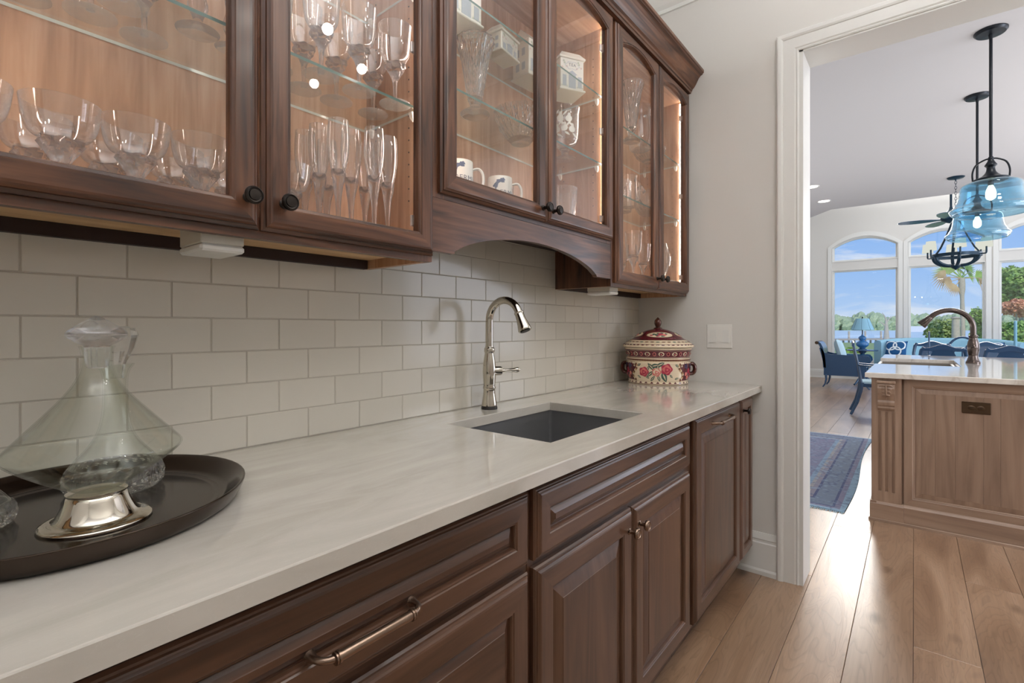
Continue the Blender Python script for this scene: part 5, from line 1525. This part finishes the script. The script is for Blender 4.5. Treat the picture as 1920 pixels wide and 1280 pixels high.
def candlestick(x, y, h, label, cr, ch, cmat):
    t = thing('candlestick', (x, y, .7502), label, 'candlestick', 'candlesticks on the dining table')
    b = MB(); b.lathe(smooth_prof([(.048, 0), (.046, .008), (.016, .02), (.010, .04), (.016, .055), (.010, .07), (.010, h - .05), (.018, h - .035), (.012, h - .02), (.024, h)], 3), seg=20); b.build('holder', 'chrome', t, world=False)
    b = MB(); b.lathe([(cr, h + .0005), (cr * .96, h + ch - .004), (cr * .3, h + ch)], seg=16); b.build('candle', cmat, t, world=False)


candlestick(8.15, -1.381, .14, 'slim candlestick with dark candle, seen below the island faucet spout', .009, .28, 'lacquer_blue_cast')
candlestick(8.15, -2.149, .15, 'candlestick with pale blue taper candle near the photo edge', .015, .40, 'candle_wax')


# chandelier
CX_, CY_ = 8.148, -1.632
t = thing('chandelier', (CX_, CY_, 1.925), 'dark iron ring chandelier with six small cream shades over the dining table', 'chandelier')
b = MB(); b.lathe([(.085, KZ), (.085, KZ - .006), (.072, KZ - .018), (.012, KZ - .024), (.004, KZ - .05)], (CX_, CY_, 0), 24); b.build('canopy', IB, t)
b = MB(); z = KZ - .045; k = 0
while z > 2.60:
    e = []
    for i in range(10):
        a = 2 * PI * i / 10; u, v = .010 * math.cos(a), .020 * math.sin(a); e.append((CX_ + (u if k % 2 else 0), CY_ + (0 if k % 2 else u), z - .02 + v))
    b.tube(e, .0026, 5, cyc=True); z -= .033; k += 1
tag(b.build('chain', IB, t), kind='stuff')
ZR = 2.105; RR = .235
b = MB(); L = []
for (r, z) in ((RR - .006, ZR - .020), (RR + .006, ZR - .020), (RR + .006, ZR + .020), (RR - .006, ZR + .020)): L.append([(CX_ + r * math.cos(2 * PI * i / 48), CY_ + r * math.sin(2 * PI * i / 48), z) for i in range(48)])
b.loops(L, cyc=True, smooth=True); b.build('ring', IB, t)
b = MB(); b.lathe(smooth_prof([(.004, 2.60), (.018, 2.585), (.022, 2.56), (.012, 2.53), (.012, 2.52), (.001, 2.515)], 3), (CX_, CY_, 0), 16); b.build('hub', IB, t)
b = MB(); b.lathe(smooth_prof([(.055, 1.985), (.058, 1.975), (.04, 1.955), (.012, 1.935), (.001, 1.925)], 3), (CX_, CY_, 0), 20); b.build('bowl_finial', IB, t)
for k in range(6):
    a = 2 * PI * k / 6 + .09; c_, s_ = math.cos(a), math.sin(a)
    b = MB(); b.tube(curve([(CX_ + r * c_, CY_ + r * s_, z) for r, z in ((.232, 2.10), (.215, 2.05), (.17, 2.01), (.11, 1.986), (.05, 1.978))]), .011, 8, flat=(1.5, .6)); b.build('bowl_strap', IB, t)
    if k % 2 == 0:
        b = MB(); b.tube([(CX_ + r * c_, CY_ + r * s_, z) for r, z in ((.012, 2.55), (.05, 2.50), (.11, 2.34), (.18, 2.19), (.230, 2.118))], .012, 8, flat=(1.4, .7)); b.build('brace', IB, t)
    b = MB(); b.tube([(CX_ + r * c_, CY_ + r * s_, z) for r, z in ((.236, 2.10), (.270, 2.097), (.288, 2.100), (.290, 2.115), (.290, 2.15), (.290, 2.19))], [.007, .007, .008, .010, .009, .009], 8); ar = b.build('arm', IB, t)
    b = MB(); x, y = CX_ + .290 * c_, CY_ + .290 * s_; pr = [(.058, 2.172), (.047, 2.280)]
    b.lathe(pr + [(r - .0015, z) for r, z in pr[::-1]], (x, y, 0), 22, caps=False); tag(b.build('lamp_shade', 'lampshade', ar), 'cream lamp shade')

# ceiling fan in the living room
fx, fy, fz = 11.0, -1.711, 3.03
t = thing('ceiling_fan', (fx, fy, fz - .08), 'dark blue ceiling fan on a long rod in the living room', 'ceiling fan')
b = MB(); b.tube([(fx, fy, LZ), (fx, fy, fz + .16)], .017, 12); b.lathe([(.07, LZ), (.07, LZ - .02), (.02, LZ - .08)], (fx, fy, 0), 20); b.build('rod', IB, t)
b = MB(); b.lathe(smooth_prof([(.02, fz + .20), (.035, fz + .15), (.10, fz + .085), (.135, fz + .04), (.135, fz), (.11, fz - .03), (.05, fz - .06), (.001, fz - .075)], 3), (fx, fy, 0), 28); b.build('motor', IB, t)
for k in range(5):
    a = math.radians(96 + 72 * k); c_, s_ = math.cos(a), math.sin(a); b = MB(); L = []
    for r, w in ((.11, .025), (.18, .03), (.26, .06), (.40, .085), (.55, .085), (.66, .065), (.70, .02)):
        P0 = []
        for e, dz in ((-1, -.012), (1, .012)):
            for th_ in (0, .008): P0.append((fx + r * c_ - e * w * s_, fy + r * s_ + e * w * c_, fz + dz * (w / .085) - th_))
        L.append([P0[0], P0[2], P0[3], P0[1]])
    b.loops(L, cap0=True, cap1=True); b.build('blade', LB, t)

# sofa along the window wall: curved back, seat, cushions
t = thing('sofa', (13.0, -1.72, 0), 'pale blue curved-back sofa in front of the arched windows', 'sofa')
def arc(off, n=24):
    P = []
    for i in range(n + 1):
        u = -1 + 2 * i / n; y = -1.72 + u * (1.02 + off); x = 13.42 + off * .6 - .48 * abs(u) ** 3.2
        P.append((x, y))
    return P


b = MB(); inner, outer_ = arc(0), arc(.13); L = []
for i in range(25):
    u = abs(-1 + i / 12); hgt = 1.0 - .06 * u ** 4; (xi, yi), (xo, yo) = inner[i], outer_[i]
    L.append([(xi, yi, .14), (xi, yi, hgt - .06), (lerp(xi, xo, .12), lerp(yi, yo, .12), hgt - .015), (lerp(xi, xo, .5), lerp(yi, yo, .5), hgt), (lerp(xi, xo, .88), lerp(yi, yo, .88), hgt - .015), (xo, yo, hgt - .06), (xo, yo, .14)])
b.loops(L, cap0=True, cap1=True, smooth=True); b.build('back', 'fabric_blue', t, angle=60)
b = MB(); P = [(12.74, -2.72), (12.74, -.72)] + [(x - .005, y) for x, y in arc(-.01)[::-1]]; b.prism(P, .14, .42, 'z'); b.build('seat_base', 'fabric_blue', t)
for k in range(2): MB().box(12.70, -1.72 + (k - 1) * .98 + .006, .4205, 13.36, -1.72 + k * .98 - .006, .56, 0, .035).build('seat_cushion', 'fabric_pale', t)
for (x, y) in ((12.82, -.80), (12.82, -2.64), (13.4, -1.1), (13.4, -2.34)):
    b = MB(); b.lathe([(.022, 0), (.03, .13), (.03, .14)], (x, y, 0), 12); b.build('leg', LB, t)


def pillow(loc, rotz, w, label, mat, pattern=None, lean=.35, grp=None, d=.13):
    t = thing('pillow', loc, label, 'pillow', grp, rotz); b = MB(); n = 12; hw = w / 2

    def P(i, j, s_):
        u, v = -1 + 2 * i / n, -1 + 2 * j / n; k = (1 - u ** 4) * (1 - v ** 4); pin = 1 - .06 * (1 - abs(u)) * abs(v) ** 2 - .06 * (1 - abs(v)) * abs(u) ** 2
        x = s_ * d / 2 * k ** .6; y = u * hw * pin; z = hw + v * hw * pin
        return (x * math.cos(lean) + z * math.sin(lean), y, z * math.cos(lean) - x * math.sin(lean) + d * .3)
    for s_ in (-1, 1):
        V = [P(i, j, s_) for j in range(n + 1) for i in range(n + 1)]
        b.add(V, [(j * (n + 1) + i, j * (n + 1) + i + 1, (j + 1) * (n + 1) + i + 1, (j + 1) * (n + 1) + i) for j in range(n) for i in range(n)], 0, True)
    b.build('cover', mat, t, world=False, angle=80)
    if pattern:
        q = MB()
        for (cy, cz, r) in pattern:
            L0 = []; L1 = []
            for k in range(28):
                a = 2 * PI * k / 28
                for LL, rr in ((L0, r), (L1, r * .78)):
                    u = cy + rr * math.cos(a); v = cz + rr * math.sin(a); u = max(-.93, min(.93, u)); v = max(-.93, min(.93, v))
                    x, y, z = P((u + 1) / 2 * n, (v + 1) / 2 * n, -1); LL.append((x - .004, y, z))
            q.loops([L0, L1])
        q.build('ring_pattern', 'fabric_white', t, world=False)
    return t


PAT = [(-.35, .35, .62), (.45, .3, .62), (0, -.4, .62)]
pillow((12.86, -.93, .563), -.2, .36, 'navy and white ring-patterned pillow at the sofa end beside the lamp', 'fabric_navy', PAT, lean=.42, grp='ring-patterned pillows')
pillow((12.90, -2.40, .563), .12, .36, 'navy and white ring-patterned pillow at the sofa end behind the candle', 'fabric_navy', PAT, lean=.42, grp='ring-patterned pillows')

# end tables with gourd lamps
def end_table(x, y, label):
    t = thing('end_table', (x, y, 0), label, 'table', 'end tables beside the sofa')
    b = MB(); b.lathe([(.26, .722), (.275, .73), (.275, .742), (.265, .748)], (x, y, 0), 32); b.build('tabletop', LB, t)
    b = MB(); b.lathe(smooth_prof([(.05, .1), (.07, .16), (.04, .25), (.045, .45), (.06, .58), (.04, .66), (.1, .722)], 3), (x, y, 0), 20); b.build('pedestal', LB, t)
    for k in range(3):
        a = 2 * PI * k / 3 + .5; b = MB(); b.tube([(x + r * math.cos(a), y + r * math.sin(a), z) for r, z in ((.04, .16), (.12, .12), (.21, .03), (.24, .02))], [.024, .022, .018, .02], 8); b.build('leg', LB, t)


def gourd_lamp(x, y, label):
    t = thing('table_lamp', (x, y, .7485), label, 'lamp', 'gourd table lamps')
    b = MB(); b.lathe([(.075, 0), (.075, .014), (.06, .022), (.05, .03)], seg=24); b.build('base', LB, t, world=False)
    b = MB(); b.lathe(smooth_prof([(.045, .03), (.06, .045), (.105, .085), (.112, .125), (.085, .165), (.045, .187), (.05, .20), (.068, .228), (.066, .258), (.045, .282), (.022, .295), (.016, .32)], 3), seg=32); b.build('body', 'lamp_blue', t, world=False)
    b = MB(); b.lathe([(.010, .32), (.008, .66), (.012, .668), (.014, .68), (.004, .695)], seg=12); b.build('stem', 'iron_black', t, world=False)
    b = MB(); pr = [(.205, .415), (.115, .655)]; b.lathe(pr + [(r - .003, h) for r, h in pr[::-1]], seg=32, caps=False); sh = b.build('lamp_shade', 'shade_blue', t, world=False)
    for k in range(8):
        a = 2 * PI * k / 8; q = MB(); q.tube([((.206) * math.cos(a), .206 * math.sin(a), .416), (.116 * math.cos(a), .116 * math.sin(a), .654)], .0022, 5); q.build('rib', 'lacquer_blue_cast', sh, world=False)
    return t


end_table(12.7, -.39, 'dark blue pedestal end table between the armchair and the sofa'); gourd_lamp(12.7, -.39, 'blue gourd table lamp with ribbed blue shade before the first window')
end_table(12.72, -3.16, 'dark blue pedestal end table at the far sofa end, past the photo edge'); gourd_lamp(12.72, -3.0, 'blue gourd table lamp whose shade is cut by the photo edge')

# scroll-back armchair
t = thing('armchair', (12.02, -.15, 0), 'dark blue scroll-back armchair with sabre legs beside the wall', 'armchair')
xa, xb = 11.74, 12.30
for x in (xa, xb):
    b = MB(); side = [(.235, .25), (.235, .45), (.28, .66), (.315, .80), (.28, .80), (.22, .70), (.12, .675), (-.20, .665), (-.46, .665), (-.53, .63), (-.54, .56), (-.47, .45), (-.47, .33), (-.47, .25)]
    b.prism([(y - .05, z) for y, z in side], x - .02, x + .02, 'x'); b.build('side_panel', LB, t)
    b = MB(); b.tube([(x, .15, .27), (x, .145, .17), (x, .165, .07), (x, .205, .01)], [.03, .026, .02, .016], 8, flat=(.8, 1)); b.build('leg', LB, t)
    b = MB(); b.tube([(x, -.48, .27), (x, -.49, .17), (x, -.52, .07), (x, -.57, .01)], [.03, .026, .02, .016], 8, flat=(.8, 1)); b.build('leg', LB, t)
    b = MB(); b.tube([(x, -.50 + .17 * math.cos(g), .455 + .205 * math.sin(g)) for g in [math.radians(110 - 22 * k) for k in range(11)]], .016, 8); b.build('arm_scroll', LB, t)
b = MB(); back = [(.20, .40), (.215, .60), (.25, .80), (.29, .89), (.33, .925), (.36, .92), (.375, .895), (.36, .875), (.345, .885), (.325, .86), (.29, .77), (.262, .60), (.25, .40)]
b.prism([(y - .055, z) for y, z in back], xa - .02, xb + .02, 'x', smooth=True); b.build('backrest', LB, t, angle=50)
b = MB(); b.lathe([(.028, -.33), (.034, -.31), (.034, .31), (.028, .33)], (12.02, .308, .905), 18, axis='x'); b.build('scroll_roll', 'bronze_brown', t)
MB().box(xa + .0205, -.50, .25, xb - .0205, .138, .40, 0, .01).build('seat_frame', LB, t)
MB().box(xa + .025, -.52, .4005, xb - .025, .138, .50, 0, .03).build('seat_cushion', 'fabric_pale', t)
pillow((11.99, -.13, .503), PI / 2 + .05, .44, 'pale blue pillow with dark piping in the scroll-back armchair', 'fabric_pale', lean=.28, d=.16)
# hoop-backed chair beyond the table
t = thing('hoop_chair', (10.2, -1.80, 0), 'dark blue hoop-backed chair seen behind the island faucet', 'chair')
b = MB(); b.tube([(10.05, -1.80 + .19 * math.cos(g), .76 + .31 * math.sin(g)) for g in [PI * k / 16 for k in range(17)]], .016, 10); b.tube([(10.05, -1.61, .77), (10.06, -1.61, .46)], .016, 8); b.tube([(10.05, -1.99, .77), (10.06, -1.99, .46)], .016, 8); b.build('hoop', LB, t)
b = MB(); b.tube([(10.05, -1.615, .905), (10.05, -1.985, .905)], .014, 8); b.build('cross_rail', LB, t)
for k in range(3):
    b = MB(); y = -1.70 - .1 * k; b.tube([(10.05, y, .905), (10.06, y, .46)], .010, 8); b.build('spindle', LB, t)
MB().box(10.02, -2.03, .41, 10.46, -1.57, .465, 0, .015).build('seat', LB, t)
for (x, y) in ((10.06, -1.61), (10.06, -1.99), (10.42, -1.61), (10.42, -1.99)):
    b = MB(); b.tube([(x, y, .42), (x + (.02 if x > 10.2 else -.03), y, .01)], [.02, .014], 8); b.build('leg', LB, t)
t = thing('area_rug', (12.35, -1.9, 0), 'pale blue area rug under the sofa and side chairs', 'rug')
MB().box(10.9, -2.85, .0005, 12.40, -.74, .008, 0, .003).build('weave', 'fabric_blue', t)

# ------------------------------------------------------------------ outside: water, far shore, dock, palm, shrubs
GZ = -.35


def quad_cloud(b, centre, rad, n, size, rnd, mat=0, flat=1.0, shell=.55):
    """n small leaf cards filling an ellipsoid, real loose leaves"""
    for _ in range(n):
        while True:
            p = Vector((rnd.uniform(-1, 1), rnd.uniform(-1, 1), rnd.uniform(-1, 1)))
            if shell < p.length <= 1: break
        c = Vector(centre) + Vector((p.x * rad[0], p.y * rad[1], p.z * rad[2]))
        d = Vector((rnd.uniform(-1, 1), rnd.uniform(-1, 1), rnd.uniform(-.6, .6))).normalized(); e = d.cross(Vector((rnd.uniform(-1, 1), rnd.uniform(-1, 1), rnd.uniform(-1, 1)))).normalized()
        s = size * rnd.uniform(.6, 1.3); d *= s; e *= s * .55 * flat
        b.add([tuple(c - d), tuple(c + e), tuple(c + d), tuple(c - e)], [(0, 1, 2, 3)], mat)


def on_ray(u, v, fwd):
    """world point at a given depth along a line of sight measured in the photograph"""
    th = math.atan2(754, 920); r = (u - 960) / 920 * fwd; f = fwd
    return (f * math.cos(th) + r * math.sin(th), CAMLOC[1] + f * math.sin(th) - r * math.cos(th), CAMLOC[2] - (v - 613) / 920 * fwd)


struct(MB().box(FX + .2, -120, GZ - .4, 60, 60, GZ).build('lawn_ground', 'ground'))
struct(MB().box(40, -500, -1.75, 900, 700, -1.5).build('water', 'water'))
rnd = random.Random(11)
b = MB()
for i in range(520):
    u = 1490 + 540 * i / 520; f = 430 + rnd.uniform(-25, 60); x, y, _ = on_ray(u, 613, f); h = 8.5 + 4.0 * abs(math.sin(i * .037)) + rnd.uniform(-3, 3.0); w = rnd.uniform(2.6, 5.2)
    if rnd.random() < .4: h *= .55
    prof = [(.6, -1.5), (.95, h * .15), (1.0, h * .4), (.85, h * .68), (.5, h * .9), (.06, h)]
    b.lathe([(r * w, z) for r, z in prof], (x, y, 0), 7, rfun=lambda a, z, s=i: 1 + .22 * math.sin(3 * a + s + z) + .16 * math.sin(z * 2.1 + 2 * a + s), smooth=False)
tag(b.build('treeline', 'leaves_far_hazy', angle=180), 'hazy green treeline on the far shore across the water', 'trees', kind='stuff')


def tree(name, label, centre, rad, n, size, mat, seed, trunk=True, cat='tree', group=None):
    r_ = random.Random(seed); t = thing(name, (centre[0], centre[1], GZ), label, cat, group)
    b = MB()
    for k in range(9):
        a = 2 * PI * k / 9 + r_.uniform(-.3, .3); rr = .52 if k else 0; c = (centre[0] + rad[0] * rr * math.cos(a), centre[1] + rad[1] * rr * math.sin(a), centre[2] + rad[2] * r_.uniform(-.5, .55))
        quad_cloud(b, c, (rad[0] * .55, rad[1] * .55, rad[2] * .5), n // 9, size, r_)
    tag(b.build('foliage', mat, t), kind='stuff')
    if trunk:
        b = MB(); zt = max(centre[2] - rad[2] * .2, GZ + .3); b.tube([(centre[0], centre[1], GZ), (centre[0] + .05, centre[1], (GZ + zt) / 2), (centre[0], centre[1] + .05, zt)], [rad[0] * .10, rad[0] * .08, rad[0] * .04], 8); b.build('trunk', 'bark', t)
    return t


# palm with a ringed trunk and fan leaves
px, py, pz = on_ray(1803, 521, 24)
t = thing('palm_tree', (px, py, GZ), 'tall palm with ragged green and dry fronds seen through the second window', 'palm')
gx, gy, _ = on_ray(1806, 640, 24)
b = MB(); pts = []; rad = []
for k in range(15):
    s_ = k / 14; pts.append((lerp(gx, px, s_ ** 1.5), lerp(gy, py, s_ ** 1.5), lerp(GZ, pz, s_))); rad.append(lerp(.10, .075, s_) * (1.06 if k % 2 else .96) + (.05 if k > 11 else 0))
b.tube(pts, rad, 12); b.build('trunk', 'bark', t)
rp = random.Random(5)
right = Vector((math.sin(math.atan2(754, 920)), -math.cos(math.atan2(754, 920)), 0)); back = Vector((math.cos(math.atan2(754, 920)), math.sin(math.atan2(754, 920)), 0))
FR = [(-1.0, .10, 1.2, 'leaves_dry'), (-.75, .75, 1.0, 'leaves_green'), (-.25, 1.0, 1.05, 'leaves_green'), (.22, 1.0, 1.0, 'leaves_light'), (.62, .78, 1.15, 'leaves_green'), (.95, .45, 1.25, 'leaves_green'), (1.0, -.05, 1.1, 'leaves_dry'), (-.8, -.25, .95, 'leaves_dry'), (.35, .6, .8, 'leaves_light'), (-.45, .55, .8, 'leaves_light'), (-.9, .45, 1.1, 'leaves_light'), (.8, .1, .9, 'leaves_green'), (-.6, -.75, .8, 'leaves_dry')]
for k, (ux, uz, ln, m) in enumerate(FR):
    d = (right * ux + Vector((0, 0, 1)) * uz + back * rp.uniform(-.6, .6)).normalized(); O = Vector((px, py, pz)); b = MB()
    st = O + d * ln * .55; b.tube([tuple(O), tuple(O + d * ln * .3), tuple(st)], [.03, .02, .015], 6)
    sd = d.cross(back).normalized()
    for j in range(13):
        w = -1.25 + 2.5 * j / 12; dd = (d * math.cos(w) + sd * math.sin(w)); L_ = ln * .62 * (1 - .18 * abs(w)); dp = Vector((0, 0, -.22 * L_ * (1.6 if m == 'leaves_dry' else .7))); nn = dd.cross(back).normalized() * .035
        p1 = st + dd * L_ * .55; p2 = st + dd * L_ + dp; b.add([tuple(st), tuple(p1 + nn), tuple(p2), tuple(p1 - nn)], [(0, 1, 2, 3)])
    b.build('frond', m, t)
x, y, z = on_ray(1817, 540, 23.6)
t = thing('bare_snag', (*on_ray(1792, 660, 20)[:2], GZ), 'broken pale palm stump below the tall palm', 'stump')
x, y, z = on_ray(1792, 598, 20); b = MB(); b.tube([(x, y, GZ), (x, y, z - .5), (x, y, z)], [.15, .13, .12], 12); b.build('trunk', 'bark', t)
b = MB(); b.lathe([(.12, 0), (.16, .03), (.14, .08), (.03, .10)], (x, y, z), 12); b.build('cap', 'dock_wood', t)


def bush(u, v, f, ru, rv, mat, label, n=700, size=.12, seed=1, name='shrub', trunk=True, cat='shrub'):
    x, y, z = on_ray(u, v, f); k = f / 920; return tree(name, label, (x, y, z), (ru * k, ru * k, rv * k), n, size, mat, seed, trunk, cat)


bush(1768, 622, 26, 26, 26, 'leaves_light', 'pale green bushy shrub left of the palm trunk', 2400, .085, 3)
bush(1742, 645, 24, 20, 14, 'leaves_green', 'low green shrub at the foot of the second window', 1100, .08, 4)
bush(1838, 612, 25, 15, 36, 'leaves_green', 'dense green shrub right of the palm trunk', 2400, .08, 5)
bush(1812, 655, 19, 20, 12, 'leaves_light', 'low pale shrub in front of the palm trunk', 1200, .07, 6)
bush(1915, 535, 27, 46, 44, 'leaves_green', 'large green tree crown filling the third window', 5200, .13, 7, 'tree', True, 'tree')
bush(1908, 580, 23, 27, 20, 'leaves_rust', 'rust-coloured shrub crown in front of the green tree', 2200, .09, 8, 'shrub', True)
bush(1905, 632, 21, 32, 30, 'leaves_green', 'green shrub low in the third window', 2600, .09, 9)
bush(1985, 600, 24, 42, 60, 'leaves_green', 'green tree beyond the photo edge, third and fourth window', 3600, .14, 10, 'tree', True, 'tree')
bush(1598, 660, 30, 14, 10, 'leaves_green', 'low shrub below the dock in the first window', 500, .12, 12)
# bare tree standing in the water in front of the far shore
x, y, z = on_ray(1662, 600, 60)
t = thing('bare_tree', (x, y, -1.5), 'bare grey tree trunk standing before the water in the first window', 'tree')
b = MB(); b.tube([(x, y, -1.5), (x + .05, y, .2), (x - .1, y, 1.4), (x - .05, y + .05, 2.4)], [.36, .28, .18, .05], 8); b.build('trunk', 'bark', t)
for (du, dv, u0, v0) in ((-14, -10, 1661, 612), (10, -14, 1662, 606), (-8, -14, 1662, 600)):
    p, q = on_ray(u0, v0, 60), on_ray(u0 + du, v0 + dv, 60); b = MB(); b.tube([p, tuple(lerp(a, c, .5) + (0.1 if i == 2 else 0) for i, (a, c) in enumerate(zip(p, q))), q], [.09, .06, .02], 6); b.build('branch', 'bark', t)
# boat dock
t = thing('dock', (90, 55, -1.5), 'long grey wooden dock on piles across the water', 'dock')
def shore(u, z): f = 920 * (CAMLOC[2] - z) / 1.0; return f
f = 78; k = f / 920; p0, p1 = on_ray(1560, 613, f), on_ray(1690, 613, f + 6)
zt = CAMLOC[2] - 22 * k; dirv = (Vector(p1) - Vector(p0)); L_ = dirv.length; dirv.normalize(); nv = Vector((-dirv.y, dirv.x, 0))
v = [tuple(Vector((p0[0], p0[1], zz)) + dirv * a + nv * c) for zz in (zt - .25, zt) for a, c in ((0, -1), (L_, -1), (L_, 1), (0, 1))]
MB().add(v, [(0, 3, 2, 1), (4, 5, 6, 7), (0, 1, 5, 4), (1, 2, 6, 5), (2, 3, 7, 6), (3, 0, 4, 7)]).build('deck', 'dock_wood', t)
for i in range(14):
    q = Vector((p0[0], p0[1], 0)) + dirv * (L_ * i / 13); b = MB(); b.tube([(q.x, q.y, -1.6), (q.x, q.y, zt + (.0 if i % 3 else 1.2))], .14, 8); b.build('pile', 'bark', t)
t = thing('boat_house', (*on_ray(1722, 613, 70)[:2], -1.5), 'white-roofed open boat house on the water, second window', 'boat house')
c = on_ray(1724, 613, 70); hx, hy = 2.4, 2.0
b = MB(); b.loops([[(c[0] - hx, c[1] - hy, .55), (c[0] + hx, c[1] - hy, .55), (c[0] + hx, c[1] + hy, .55), (c[0] - hx, c[1] + hy, .55)], [(c[0] - .3, c[1] - hy * .5, 1.35), (c[0] + .3, c[1] - hy * .5, 1.35), (c[0] + .3, c[1] + hy * .5, 1.35), (c[0] - .3, c[1] + hy * .5, 1.35)]], cap0=True, cap1=True); b.build('roof', 'roof_white', t)
for sx in (-1, 1):
    for sy in (-1, 1): b = MB(); b.tube([(c[0] + sx * 2.1, c[1] + sy * 1.7, -1.6), (c[0] + sx * 2.1, c[1] + sy * 1.7, .56)], .12, 8); b.build('post', 'dock_wood', t)
MB().box(c[0] - 2.3, c[1] - 1.9, -.75, c[0] + 2.3, c[1] + 1.9, -.6).build('deck', 'dock_wood', t)
